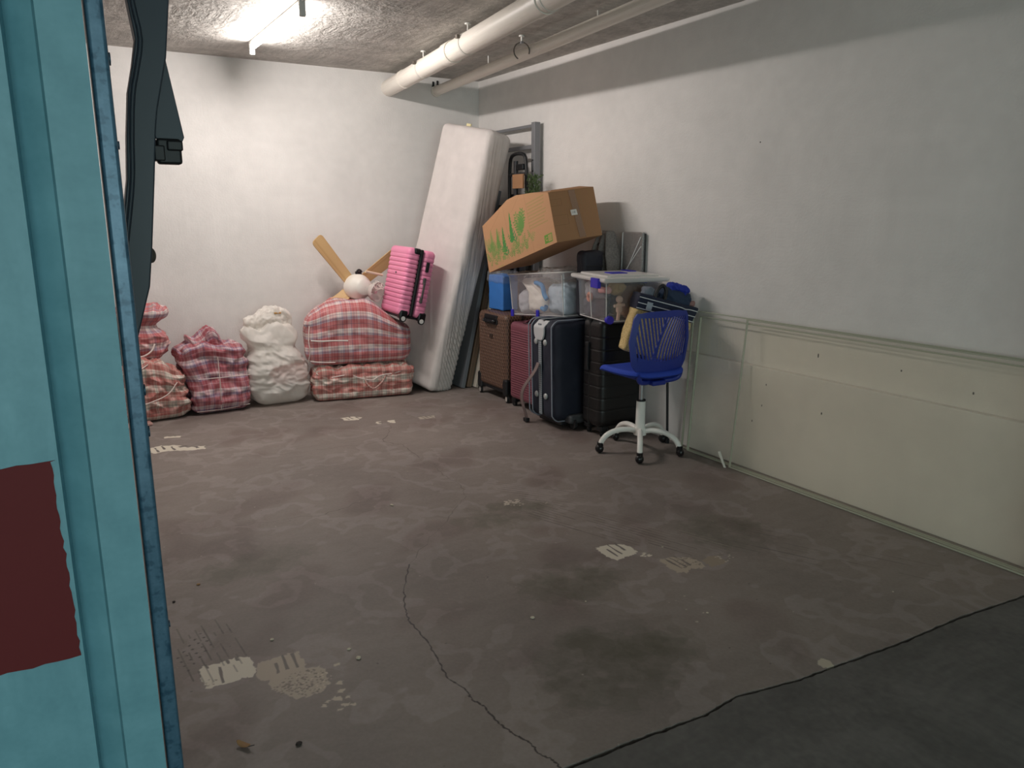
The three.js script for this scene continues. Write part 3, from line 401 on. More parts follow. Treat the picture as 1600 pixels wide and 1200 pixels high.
// ---------------------------------------------------------------- ceiling fan leaning on the back wall
{
  const f = thing('blade_fan', 'dismounted white ceiling fan with beige blades on the big plaid bag', 'fan', [2.05, 0.845, -5.80]);
  f.rotation.set(-0.05, 0.20, 0.0, 'YXZ');                                        // its own z axis is the motor axis, towards the room
  const lathe = (pts, seg = 40) => { const g = new THREE.LatheGeometry(pts.map(p => new THREE.Vector2(...p)), seg); g.rotateX(Math.PI / 2); return g; };
  M.fanWhite = mat(0xf2ebe2, 0.38);
  const motor = mesh('motor_housing', lathe([[0.001, -0.10], [0.05, -0.10], [0.06, -0.085], [0.088, -0.065], [0.100, -0.03], [0.100, 0.03], [0.088, 0.062], [0.064, 0.08], [0.06, 0.115], [0.001, 0.115]]), M.fanWhite, f);
  M.blade = mat(0xd9b98a, 0.5, { map: canvasTex(256, 256, (c) => { c.fillStyle = '#f3ece2'; c.fillRect(0, 0, 256, 256); for (let i = 0; i < 120; i++) { c.fillStyle = `rgba(190,160,120,${rnd(0.04, 0.16)})`; c.fillRect(0, rnd(0, 256), 256, rnd(1, 4)); } }) });
  const s = new THREE.Shape(); s.moveTo(0.08, -0.044); s.lineTo(0.455, -0.054); s.quadraticCurveTo(0.485, -0.052, 0.485, -0.025); s.lineTo(0.485, 0.025); s.quadraticCurveTo(0.485, 0.052, 0.455, 0.054); s.lineTo(0.08, 0.044); s.closePath();
  for (const [a, tilt] of [[128, 0.10], [31, 0.12], [212, 0.75]]) {
    const g = new THREE.ExtrudeGeometry(s, { depth: 0.006, bevelEnabled: true, bevelSize: 0.002, bevelThickness: 0.0015, bevelSegments: 2 }); g.translate(0, 0, -0.003); g.rotateX(tilt); g.rotateZ(a * Math.PI / 180); g.translate(0, 0, -0.045);
    const b = mesh('blade', g, M.blade, f);
  }
  for (const [a, l] of [[78, 0.112], [262, 0.112], [0, 0.10]]) {
    const q = a * Math.PI / 180, x = Math.cos(q) * l, y = Math.sin(q) * l, g = new THREE.TorusGeometry(0.022, 0.008, 8, 20, Math.PI * 1.3); g.rotateZ(q - 1.2); g.translate(x, y, 0.0);
    mesh('blade_bracket', [g, box(0.05, 0.03, 0.02, x * 0.97, y * 0.97, -0.01, 0.004)], M.blackGloss, f);
  }
  const glass = lathe([[0.035, 0.115], [0.058, 0.125], [0.072, 0.155], [0.078, 0.185], [0.074, 0.185], [0.068, 0.158], [0.055, 0.131], [0.032, 0.121]]);
  const lk = mesh('lamp_shade', glass, mat(0xf4eeea, 0.25, { transmission: 0.5, thickness: 0, side: THREE.DoubleSide }), f);
  glass.translate(0, 0, -0.115); glass.rotateY(0.30); glass.rotateX(0.20); glass.translate(0.075, -0.03, 0.07);
  mesh('lamp_holder', (() => { const g = bar(V(0.07, -0.03, 0.06), V(0.09, -0.038, 0.12), 0.018, 16); return g; })(), mat(0xd8c9c4, 0.4), f);
  const wires = []; for (let k = 0; k < 4; k++) { const pts = []; for (let i = 0; i < 7; i++) pts.push(V(0.095 + rnd(-0.045, 0.045), -0.01 + rnd(-0.035, 0.06), 0.145 + rnd(-0.015, 0.02))); wires.push(tube(pts, 0.0028, 40, 6)); }
  mesh('loose_wires', wires, M.fanWhite, f);
  mesh('pull_rod', bar(V(0.02, 0.12, 0.10), V(0.17, 0.085, 0.10), 0.010, 12), mat(0xe4d2b8, 0.5), f);
}

// ---------------------------------------------------------------- hard suitcases
function wheel(parent, x, y, z, r, mrim, turn = 0) {
  const w = mesh('wheel', (() => { const g = new THREE.CylinderGeometry(r, r, 0.018, 20); g.rotateX(Math.PI / 2); g.rotateY(turn); g.translate(x, y, z); return g; })(), M.blackRubber, parent);
  if (mrim) mesh('hub', (() => { const g = new THREE.CylinderGeometry(r * 0.68, r * 0.68, 0.021, 16); g.rotateX(Math.PI / 2); g.rotateY(turn); g.translate(x, y, z); return g; })(), mrim, w);
  return w;
}
const ridge = (y, step, a, w = 0.35) => { const t = Math.abs(((y / step) % 1 + 1) % 1 - 0.5) * 2; return -a * sstep(1 - w, 1, t); };
{ // pink cabin case on the bag
  const s = thing('pink_suitcase', 'pink ribbed cabin suitcase leaning against the white mattress', 'suitcase', [2.32, 0.59, -5.59]);
  s.rotation.set(0.02, 1 * Math.PI / 180, -12.5 * Math.PI / 180, 'YXZ');
  M.pink = mat(0xf090b4, 0.38);
  const W = 0.235, H = 0.52, D = 0.36;                                            // x: thickness, z: width
  const shell = (x0, w, face) => soft(w, H, D, { r: 0.035, n: [8, 110, 16], move: (q, N) => { const yy = q[1]; const m = sstep(0.22, 0.18, Math.abs(q[1])); const a = ridge(yy, 0.034, 0.007, 0.5) * m; return [q[0] + N[0] * a + x0, q[1] + N[1] * 0 + H / 2 + 0.045, q[2] + N[2] * a]; } });
  mesh('front_shell', shell(-W / 4 - 0.008, W / 2 - 0.010), M.pink, s);
  mesh('rear_shell', shell(W / 4 + 0.004, W / 2 - 0.016), M.pink, s);
  mesh('zip_band', soft(0.030, H - 0.004, D - 0.004, { r: 0.012, n: [2, 12, 12], move: q => [q[0] - 0.006, q[1] + H / 2 + 0.045, q[2]] }), M.black, s);
  mesh('logo_plate', box(0.004, 0.012, 0.014, -W / 2 - 0.006, 0.36, 0.02, 0.001), M.blackGloss, s);
  for (const y of [H + 0.035]) mesh('corner_guard', [soft(0.055, 0.045, 0.06, { r: 0.014, n: [4, 4, 4], move: q => [q[0] - W / 4 + 0.012, q[1] + y - 0.012, q[2] + D / 2 - 0.022] })], M.blackGloss, s);
  mesh('side_handle', [box(0.022, 0.045, 0.02, W / 4 - 0.012, 0.335, D / 2 + 0.006, 0.005), box(0.022, 0.045, 0.02, W / 4 - 0.012, 0.185, D / 2 + 0.006, 0.005), box(0.016, 0.12, 0.010, W / 4 - 0.012, 0.26, D / 2 + 0.016, 0.004)], mat(0x55504e, 0.35), s);
  mesh('lock', box(0.026, 0.075, 0.014, W / 4 - 0.006, 0.44, D / 2 + 0.004, 0.004), M.black, s);
  for (const [x, z] of [[-0.07, 1], [0.085, 1], [-0.07, -1], [0.085, -1]]) {
    const h = mesh('wheel_housing', soft(0.068, 0.07, 0.06, { r: 0.016, n: [4, 4, 4], move: q => [q[0] + x, q[1] + 0.058, q[2] + z * (D / 2 - 0.026)] }), M.blackGloss, s);
    wheel(s, x, 0.026, z * (D / 2 - 0.006), 0.026, mat(0xe2dedb, 0.4));
  }
  mesh('base_plate', box(W - 0.03, 0.016, D - 0.05, 0, 0.038, 0, 0.006), M.black, s);
}
{ // brown quilted case: large face towards the room
  const s = thing('brown_suitcase', 'brown diamond-quilted suitcase beside the leaning boards', 'suitcase', [2.98, 0, -5.10], 0);
  const tx = canvasTex(512, 512, (c) => { c.fillStyle = '#48352d'; c.fillRect(0, 0, 512, 512); c.strokeStyle = '#7c5e4d'; c.lineWidth = 34; for (let k = -2; k < 6; k++) for (const q of [-1, 1]) { c.beginPath(); c.moveTo(k * 128, q > 0 ? 0 : 512); c.lineTo(k * 128 + 256, q > 0 ? 512 : 0); c.stroke(); } for (let i = 0; i < 900; i++) { c.fillStyle = `rgba(${rnd(60, 150) | 0},${rnd(45, 100) | 0},${rnd(35, 80) | 0},0.25)`; c.fillRect(rnd(0, 512), rnd(0, 512), rnd(1, 4), rnd(1, 4)); } });
  tx.repeat.set(1 / 0.10, 1 / 0.10); M.brown = mat(0xffffff, 0.48, { map: tx });
  const D = 0.44, H = 0.585, T = 0.25;
  mesh('shell', soft(T, H, D, { r: 0.04, n: [8, 150, 110], move: (q, N) => { const a = (q[1] + q[2] * 2) / 0.05, b = (q[1] - q[2] * 2) / 0.05; const m = sstep(0.27, 0.25, Math.abs(q[1])) * sstep(0.205, 0.19, Math.abs(q[2])); const k = Math.min(Math.abs((a % 1 + 1) % 1 - 0.5), Math.abs((b % 1 + 1) % 1 - 0.5)); const dsp = (sstep(0.0, 0.28, k) - 1) * 0.006 * m; return [q[0] + N[0] * dsp, q[1] + H / 2 + 0.085, q[2]]; } }), M.brown, s);
  mesh('top_handle', tube([[-T / 2 - 0.002, 0.615, -0.075], [-T / 2 - 0.022, 0.61, -0.07], [-T / 2 - 0.026, 0.608, 0], [-T / 2 - 0.022, 0.61, 0.07], [-T / 2 - 0.002, 0.615, 0.075]], 0.014, 30, 10), M.blackGloss, s);
  mesh('handle_recess', soft(0.016, 0.07, 0.19, { r: 0.007, n: [2, 6, 10], move: q => [q[0] - T / 2, q[1] + 0.618, q[2]] }), M.black, s);
  mesh('logo_plate', box(0.006, 0.034, 0.036, -T / 2 - 0.002, 0.49, 0.0, 0.002), mat(0x3d2d26, 0.4), s);
  mesh('zip_band', soft(0.024, H + 0.006, D + 0.006, { r: 0.03, n: [2, 10, 10], move: q => [q[0] + 0.02, q[1] + H / 2 + 0.085, q[2]] }), mat(0x2a1d19, 0.6), s);
  for (const z of [-1, 1]) {
    mesh('corner_guard', soft(0.10, 0.13, 0.06, { r: 0.018, n: [4, 4, 4], move: q => [q[0] - T / 2 + 0.045, q[1] + 0.115, q[2] + z * (D / 2 - 0.022)] }), M.black, s);
    wheel(s, -T / 2 + 0.02, 0.030, z * (D / 2 - 0.012), 0.030, mat(0xcfcac4, 0.4), Math.PI / 2 * 0.85);
    wheel(s, T / 2 - 0.03, 0.030, z * (D / 2 - 0.012), 0.030, null, Math.PI / 2 * 0.85);
  }
  mesh('base_plate', box(T - 0.03, 0.03, D - 0.03, 0, 0.08, 0, 0.008), M.black, s);
}
{ // maroon ribbed case
  const s = thing('maroon_suitcase', 'maroon hard-shell suitcase with fine horizontal ribs', 'suitcase', [2.975, 0, -4.625], 0);
  M.maroon = mat(0x7d4753, 0.42);
  const D = 0.40, H = 0.575, T = 0.25;
  mesh('shell', soft(T, H, D, { r: 0.035, n: [8, 170, 12], move: (q, N) => { const m = sstep(0.25, 0.23, Math.abs(q[1] + 0.01)) * sstep(0.19, 0.17, Math.abs(q[2])); const a = ridge(q[1], 0.0175, 0.005, 0.45) * m; return [q[0] + N[0] * a, q[1] + H / 2 + 0.06, q[2] + N[2] * a]; } }), M.maroon, s);
  mesh('handle_recess', soft(0.14, 0.018, 0.06, { r: 0.008, n: [6, 2, 4], move: q => [q[0] - 0.03, q[1] + H + 0.058, q[2] - 0.02] }), mat(0x3c2028, 0.5), s);
  mesh('top_handle', tube([[-0.10, H + 0.062, -0.02], [-0.07, H + 0.078, -0.02], [0.0, H + 0.08, -0.02], [0.03, H + 0.062, -0.02]], 0.008, 24, 8), M.maroon, s);
  mesh('zip_band', soft(0.022, H + 0.004, D + 0.004, { r: 0.03, n: [2, 10, 10], move: q => [q[0] + 0.012, q[1] + H / 2 + 0.06, q[2]] }), mat(0x3a1f27, 0.6), s);
  for (const z of [-1, 1]) for (const x of [-1, 1]) {
    mesh('wheel_housing', soft(0.05, 0.045, 0.05, { r: 0.012, n: [3, 3, 3], move: q => [q[0] + x * (T / 2 - 0.035), q[1] + 0.052, q[2] + z * (D / 2 - 0.04)] }), M.black, s);
    wheel(s, x * (T / 2 - 0.03), 0.024, z * (D / 2 - 0.035), 0.024, null, Math.PI / 2);
  }
}
{ // navy soft case with grey belt, its back (wheels, pull handle) towards the door
  const s = thing('navy_suitcase', 'navy soft suitcase with a grey belt and round silver studs', 'suitcase', [2.975, 0, -4.205], -0.03);
  s.rotation.x = -0.035;
  const tx = canvasTex(256, 256, (c) => { c.fillStyle = '#1e2232'; c.fillRect(0, 0, 256, 256); for (let i = 0; i < 256; i += 4) { c.fillStyle = 'rgba(90,96,120,0.10)'; c.fillRect(i, 0, 2, 256); c.fillStyle = 'rgba(0,0,0,0.14)'; c.fillRect(0, i, 256, 2); } });
  tx.repeat.set(6, 6); M.navy = mat(0xffffff, 0.72, { map: tx });
  const T = 0.46, H = 0.662, D = 0.34;                                            // x: width, z: thickness
  mesh('body', soft(T, H, D, { r: 0.06, n: [14, 26, 18], move: (q, N) => { const b = 0.010 * fbm(q[0] * 5, q[1] * 5, q[2] * 6 + 70, 3); return [q[0] + N[0] * b, q[1] + N[1] * b + H / 2 + 0.055, q[2] + N[2] * b]; } }), M.navy, s);
  const ringPath = (z, o = 0.004) => { const p = [], hx = T / 2 + o, hy = H / 2 + o, r = 0.06; for (const [cx, cy, a0] of [[hx - r, hy - r, 0], [-hx + r, hy - r, 1], [-hx + r, -hy + r, 2], [hx - r, -hy + r, 3]]) for (let i = 0; i <= 5; i++) { const a = (a0 + i / 5) * Math.PI / 2; p.push(V(cx + Math.cos(a) * r, cy + Math.sin(a) * r + H / 2 + 0.055, z)); } return p; };
  M.pipeGrey = mat(0x9094a0, 0.45);
  for (const z of [D / 2 - 0.03, -D / 2 + 0.06, -D / 2 + 0.02]) mesh('piping', new THREE.TubeGeometry(new THREE.CatmullRomCurve3(ringPath(z), true, 'catmullrom', 0.2), 120, 0.0045, 8, true), M.pipeGrey, s);
  const beltTex = canvasTex(64, 256, (c) => { c.fillStyle = '#8e949a'; c.fillRect(0, 0, 64, 256); for (let i = 0; i < 256; i += 6) { c.fillStyle = 'rgba(50,56,62,0.35)'; c.fillRect(0, i, 64, 2); } });
  const xb = -T / 2 - 0.006;
  mesh('belt', [box(0.005, H - 0.05, 0.036, xb, H / 2 + 0.06, 0.0, 0.001), box(T - 0.02, 0.005, 0.036, 0, H + 0.063, 0, 0.001)], mat(0xffffff, 0.6, { map: beltTex }), s);
  mesh('carry_handle', soft(0.014, 0.13, 0.13, { r: 0.006, n: [2, 16, 16], move: q => { const y = q[1], k = y < 0 ? Math.sqrt(Math.max(0, 1 - (y / 0.066) ** 2)) : 1; return [q[0] + xb - 0.004 + 0.04 * sstep(0.02, 0.066, y), y + H - 0.01, q[2] * (0.25 + 0.75 * k)]; } }), mat(0xc3c4c6, 0.45), s);
  for (const y of [0.575, 0.215]) for (const z of [-0.052, 0.062]) { const g = new THREE.SphereGeometry(0.021, 18, 12); g.scale(0.55, 1, 1); g.translate(xb + 0.002, y, z); mesh('stud', g, mat(0xb4b6b6, 0.35, { metalness: 0.3 }), s); }
  mesh('hanging_strap', (() => { const g = soft(0.006, 0.40, 0.036, { r: 0.002, n: [2, 24, 3], move: q => { const v = (q[1] + 0.2) / 0.4; return [q[0] + xb - 0.012 - 0.055 * Math.sin(Math.PI * (1 - v)) * 1 - 0.02 * (1 - v), q[1] + 0.235, q[2] - 0.012 - 0.125 * sstep(1, 0.2, v) + 0.012 * Math.sin(v * 9)]; } }); return g; })(), mat(0x7a6a68, 0.6), s);
  mesh('strap_buckle', box(0.03, 0.026, 0.044, xb - 0.035, 0.024, -0.135, 0.005), M.black, s);
  mesh('pull_handle_housing', [box(0.19, 0.085, 0.03, T / 2 - 0.115, H + 0.005, D / 2 + 0.008, 0.008), box(0.12, 0.03, 0.02, T / 2 - 0.11, H + 0.004, D / 2 + 0.022, 0.006), box(0.17, 0.02, 0.05, T / 2 - 0.12, H + 0.055, D / 2 - 0.02, 0.006)], mat(0x55585a, 0.5), s);
  for (const x of [-T / 2 + 0.16, T / 2 - 0.03]) {
    mesh('wheel_housing', soft(0.13, 0.06, 0.08, { r: 0.018, n: [4, 4, 4], move: q => [q[0] + x, q[1] + 0.066, q[2] + D / 2 - 0.002] }), mat(0x4c4d50, 0.55), s);
    wheel(s, x - 0.03, 0.036, D / 2 + 0.022, 0.036, null, Math.PI / 2);
  }
  mesh('foot_bar', box(0.05, 0.05, D - 0.06, -T / 2 + 0.09, 0.045, 0, 0.008), M.black, s);
}
{ // black ribbed case
  const s = thing('black_suitcase', 'large black ribbed suitcase standing behind the blue chair', 'suitcase', [3.075, 0, -3.865], 0.0);
  M.blackShell = mat(0x161516, 0.38);
  const W = 0.37, H = 0.70, D = 0.215;
  mesh('shell', soft(W, H, D, { r: 0.045, n: [22, 150, 10], move: (q, N) => { const m = sstep(0.32, 0.29, Math.abs(q[1])); const a = ridge(q[1], 0.078, 0.0035, 0.16) * m; return [q[0] + N[0] * a, q[1] + H / 2 + 0.062, q[2] + N[2] * a]; } }), M.blackShell, s);
  mesh('zip_band', soft(W + 0.004, H + 0.004, 0.024, { r: 0.05, n: [10, 10, 2], move: q => [q[0], q[1] + H / 2 + 0.062, q[2] - 0.02] }), mat(0x0e0e0f, 0.7), s);
  mesh('side_handle', [box(0.02, 0.16, 0.028, -W / 2 - 0.007, 0.52, -0.03, 0.006), box(0.026, 0.02, 0.035, -W / 2 - 0.004, 0.60, -0.03, 0.004), box(0.026, 0.02, 0.035, -W / 2 - 0.004, 0.44, -0.03, 0.004)], M.black, s);
  for (const x of [-1, 1]) for (const z of [-1, 1]) {
    mesh('wheel_housing', soft(0.06, 0.04, 0.06, { r: 0.012, n: [3, 3, 3], move: q => [q[0] + x * (W / 2 - 0.05), q[1] + 0.055, q[2] + z * (D / 2 - 0.04)] }), M.black, s);
    wheel(s, x * (W / 2 - 0.05), 0.026, z * (D / 2 - 0.038), 0.026, null, 0.6);
  }
}

// ---------------------------------------------------------------- mattress
{
  const A = V(2.489, 0.012, -5.46), T = V(2.924, 2.017, -5.20), w = 0.58, th = 0.245, a = 17 * Math.PI / 180;
  const up = T.clone().sub(A), L = up.length(); up.normalize();
  let wd = V(-Math.sin(a), 0, -Math.cos(a)); const nrm = new THREE.Vector3().crossVectors(up, wd).normalize(); if (nrm.x < 0) nrm.negate(); wd = new THREE.Vector3().crossVectors(nrm, up).normalize(); if (wd.z > 0) wd.negate();
  const m = thing('mattress', 'narrow mattress in a white fitted sheet leaning in the corner', 'mattress', [0, 0, 0]);
  const B = new THREE.Matrix4().makeBasis(nrm, up, new THREE.Vector3().crossVectors(nrm, up));
  const sgn = new THREE.Vector3().crossVectors(nrm, up).dot(wd) > 0 ? 1 : -1;      // local z axis along or against the width
  const c = A.clone().addScaledVector(up, L / 2).addScaledVector(wd, w / 2).addScaledVector(nrm, th / 2);
  m.position.copy(c).addScaledVector(up, -L / 2); m.quaternion.setFromRotationMatrix(B);
  const sheetTex = dataTex(256, (u, v) => { const a1 = tile(u, v, 6, 4, 61), k = 222 + a1 * 9 + (((u * 256) | 0) % 2) * 2; return [k, k * 0.965, k * 0.95]; }, { srgb: true });
  M.sheet = mat(0xffffff, 0.85, { map: sheetTex, sheen: 0.2 });
  const g = soft(th, L, w, {
    r: 0.05, n: [26, 130, 40], move: (q, N, H) => {
      const y = q[1], v = (y + H[1]) / L, side = Math.abs(N[2]), face = N[0] < -0.5 ? 1 : 0, zz = q[2] * -sgn;   // zz > 0 : the edge towards the room
      let d = 0.012 * fbm(q[0] * 2, y * 1.4, q[2] * 2 + 90, 3);
      d += 0.0045 * side * fbm(q[0] * 26 + y * 3, y * 1.6, 3, 3) * (0.7 + 0.8 * sstep(0.9, 0.4, v));                                  // long vertical gathers on the side
      d += 0.009 * side * sstep(0.42, 0.12, v) * sstep(-0.12, 0.10, q[0]) * Math.sin((y + q[0] * 1.3) * 150) ;                         // tight diagonal pleats near the foot
      d += 0.0030 * face * fbm(y * 2.0, q[2] * 14 + y * 2, 8, 3) ;
      const c1 = q[2] * sgn * -1 - 0.02 + (y + 0.25) * 0.35; d += face * 0.006 * Math.exp(-((c1 / 0.012) ** 2)) * sstep(-0.75, -0.5, y) * sstep(0.05, -0.15, y);
      const sag = 0.02 * Math.sin(Math.PI * v);
      return [q[0] + N[0] * d + sag * 0.6, q[1] + N[1] * d * 0.4 + L / 2, q[2] + N[2] * d];
    }
  });
  mesh('fitted_sheet', g, M.sheet, m);
  const tagm = mesh('care_tag', box(0.012, 0.028, 0.05, -0.04, L + 0.010, 0.05 * sgn, 0.003), mat(0xe8dcae, 0.7), m);
  // boards and frames leaning behind it
  const lean = 0.22;
  function board(name, label, x, z, len, thick, depth, material, twist = 0) {
    const b = thing(name, label, 'board', [x, 0, z], twist); b.rotation.z = -lean;
    mesh('board', boxUV(box(thick, len, depth, thick / 2, len / 2, -depth / 2, 0.004)), material, b);
    b.position.y = thick * Math.sin(lean) * 1.0 + 0.001; return b;
  }
  const grain = (c0, c1) => canvasTex(256, 256, (c) => { c.fillStyle = c0; c.fillRect(0, 0, 256, 256); for (let i = 0; i < 160; i++) { c.globalAlpha = rnd(0.05, 0.25); c.fillStyle = c1; c.fillRect(rnd(0, 256), 0, rnd(1, 3), 256); } c.globalAlpha = 1; });
  board('leaning_board', 'grey metal-edged panel leaning right behind the mattress', 2.795, -5.50, 1.62, 0.034, 0.48, mat(0x7c8086, 0.5));
  board('leaning_board', 'brown wooden board leaning between grey panel and white strip', 2.848, -5.50, 1.50, 0.042, 0.46, mat(0xffffff, 0.6, { map: grain('#7d6a58', '#4e4034') }));
  board('leaning_board', 'thin off-white panel edge leaning next to the brown suitcase', 2.905, -5.46, 1.42, 0.026, 0.40, mat(0xd8d2c4, 0.55));
}

// ---------------------------------------------------------------- metal bed frame, folded black cart, plant
{
  const f = thing('bed_frame', 'grey metal bed end frame standing against the right wall', 'bed frame', [3.245, 0, -5.52]);
  M.greyMetal = mat(0x85868a, 0.42, { metalness: 0.25 });
  for (const z of [0.425, -0.43]) { const p = mesh('post', box(0.05, 2.075, 0.05, 0, 1.0375, z, 0.004), M.greyMetal, f); }
  for (const [y, h] of [[2.052, 0.022], [1.90, 0.03], [1.2, 0.03], [0.4, 0.03]]) mesh('rail', box(0.025, h, 0.81, 0, y, 0, 0.003), M.greyMetal, f);
  for (const [y, z] of [[1.80, 0.425], [1.72, 0.425]]) mesh('bolt', bar(V(-0.028, y, z), V(-0.024, y, z), 0.006, 10), M.black, f);
  const k = thing('folding_cart', 'black folded luggage cart with a rounded handle behind the cardboard box', 'cart', [3.165, 0, -5.23]);
  mesh('handle_loop', tube([[0, 0.1, -0.11], [0, 1.2, -0.11], [0, 1.76, -0.11], [0, 1.83, -0.09], [0, 1.85, -0.04], [0, 1.85, 0.06], [0, 1.83, 0.11], [0, 1.76, 0.13], [0, 1.2, 0.13], [0, 0.1, 0.13]], 0.014, 120, 10), M.black, k);
  mesh('inner_bar', [bar(V(0, 0.1, -0.02), V(0, 1.80, -0.02), 0.017, 12), bar(V(0, 1.70, -0.11), V(0, 1.70, 0.13), 0.012, 10), bar(V(0, 0.75, -0.11), V(0, 0.75, 0.13), 0.012, 10)], mat(0x2c2c30, 0.45), k);
  mesh('grip', box(0.03, 0.045, 0.11, -0.004, 1.752, 0.055, 0.01), M.blackGloss, k);
  mesh('back_panel', box(0.012, 1.45, 0.30, 0.03, 0.83, -0.03, 0.004), mat(0x1b1b20, 0.7), k);
  mesh('foot', box(0.09, 0.03, 0.26, 0.012, 0.10, 0.01, 0.006), M.black, k);
  for (const z of [-0.12, 0.14]) wheel(k, 0.008, 0.045, z * 0.7, 0.045, null, 0);
  mesh('wood_slat', box(0.018, 0.105, 0.15, -0.036, 1.645, 0.075, 0.003), mat(0xa67b58, 0.65), k);
  mesh('wood_slat', box(0.018, 0.10, 0.16, -0.036, 0.80, 0.0, 0.003), mat(0x7a5844, 0.65), k);
  // artificial foliage sticking up
  const p = thing('artificial_plant', 'sprig of dark green artificial leaves poking up above the cardboard box', 'plant', [3.16, 1.10, -4.985]);
  const leaf = new THREE.SphereGeometry(1, 6, 4); leaf.scale(0.004, 0.032, 0.0018);
  const stems = [];
  for (let i = 0; i < 7; i++) stems.push(bar(V(0, 0, 0), V(rnd(-0.03, 0.03), rnd(0.48, 0.57), rnd(-0.05, 0.05)), 0.003, 5, 0.0015));
  mesh('stems', stems, mat(0x3e4a2c, 0.7), p);
  const lv = []; for (let i = 0; i < 150; i++) { const g = leaf.clone(); g.rotateZ(rnd(-1.1, 1.1)); g.rotateX(rnd(-1.1, 1.1)); g.translate(rnd(-0.035, 0.035), rnd(0.36, 0.58), rnd(-0.06, 0.06)); lv.push(g); }
  const lo = mesh('leaves', lv, mat(0x4b6238, 0.7), p); lo.userData.kind = 'stuff';
}

// ---------------------------------------------------------------- clear storage boxes and what is in them
M.clear = mat(0xfafbfd, 0.16, { transmission: 0.88, thickness: 0, side: THREE.DoubleSide });
M.milky = mat(0xf3f1ee, 0.32, { transmission: 0.42, thickness: 0, side: THREE.DoubleSide });
M.film = mat(0xffffff, 0.10, { transmission: 0.90, thickness: 0, side: THREE.DoubleSide });
M.clip = mat(0x2a22b4, 0.4);
// an open tub, wider at the rim: origin at the centre of its base
function tubGeo(w, h, d, flare = 0.02, t = 0.004) {
  const ring = (a, b, y, r) => { const p = []; for (const [sx, sz, q] of [[1, 1, 0], [-1, 1, 1], [-1, -1, 2], [1, -1, 3]]) for (let i = 0; i <= 4; i++) { const an = (q + i / 4) * Math.PI / 2; p.push([sx * (a / 2 - r) + Math.cos(an) * r, y, sz * (b / 2 - r) + Math.sin(an) * r]); } return p; };
  const rows = [ring(w - 0.02, d - 0.02, 0.0, 0.02), ring(w, d, 0.008, 0.025), ring(w + flare, d + flare, h * 0.5, 0.028), ring(w + flare * 2, d + flare * 2, h - 0.02, 0.03), ring(w + flare * 2 + 0.02, d + flare * 2 + 0.02, h - 0.018, 0.035), ring(w + flare * 2 + 0.022, d + flare * 2 + 0.022, h, 0.036)];
  const pos = [], idx = [], n = rows[0].length; rows.forEach(r => r.forEach(p => pos.push(...p))); pos.push(0, 0, 0); const c = rows.length * n;
  for (let j = 0; j < rows.length - 1; j++) for (let i = 0; i < n; i++) { const a = j * n + i, b = j * n + (i + 1) % n; idx.push(a, a + n, b, b, a + n, b + n); }
  for (let i = 0; i < n; i++) idx.push(c, i, (i + 1) % n);
  const g = new THREE.BufferGeometry(); g.setAttribute('position', new THREE.Float32BufferAttribute(pos, 3)); g.setIndex(idx); g.computeVertexNormals(); return toCreasedNormals(g, 0.7);
}
const rimGeo = (w, d, y, r = 0.0045) => { const p = []; for (const [sx, sz, q] of [[1, 1, 0], [-1, 1, 1], [-1, -1, 2], [1, -1, 3]]) for (let i = 0; i <= 4; i++) { const a = (q + i / 4) * Math.PI / 2; p.push(V(sx * (w / 2 - 0.03) + Math.cos(a) * 0.03, y, sz * (d / 2 - 0.03) + Math.sin(a) * 0.03)); } return new THREE.TubeGeometry(new THREE.CatmullRomCurve3(p, true, 'catmullrom', 0.1), 100, r, 6, true); };
const lump = (w, h, d, x, y, z, amp, off, r = 0.04, f = 9) => soft(w, h, d, { r, n: [14, 12, 14], move: (q, N) => { const k = amp * (fbm(q[0] * f + off, q[1] * f, q[2] * f, 3) + 0.35 * crease(q[0] * f + off, q[1] * f, q[2] * f)); return [q[0] + N[0] * k + x, q[1] + N[1] * k + y, q[2] + N[2] * k + z]; } });
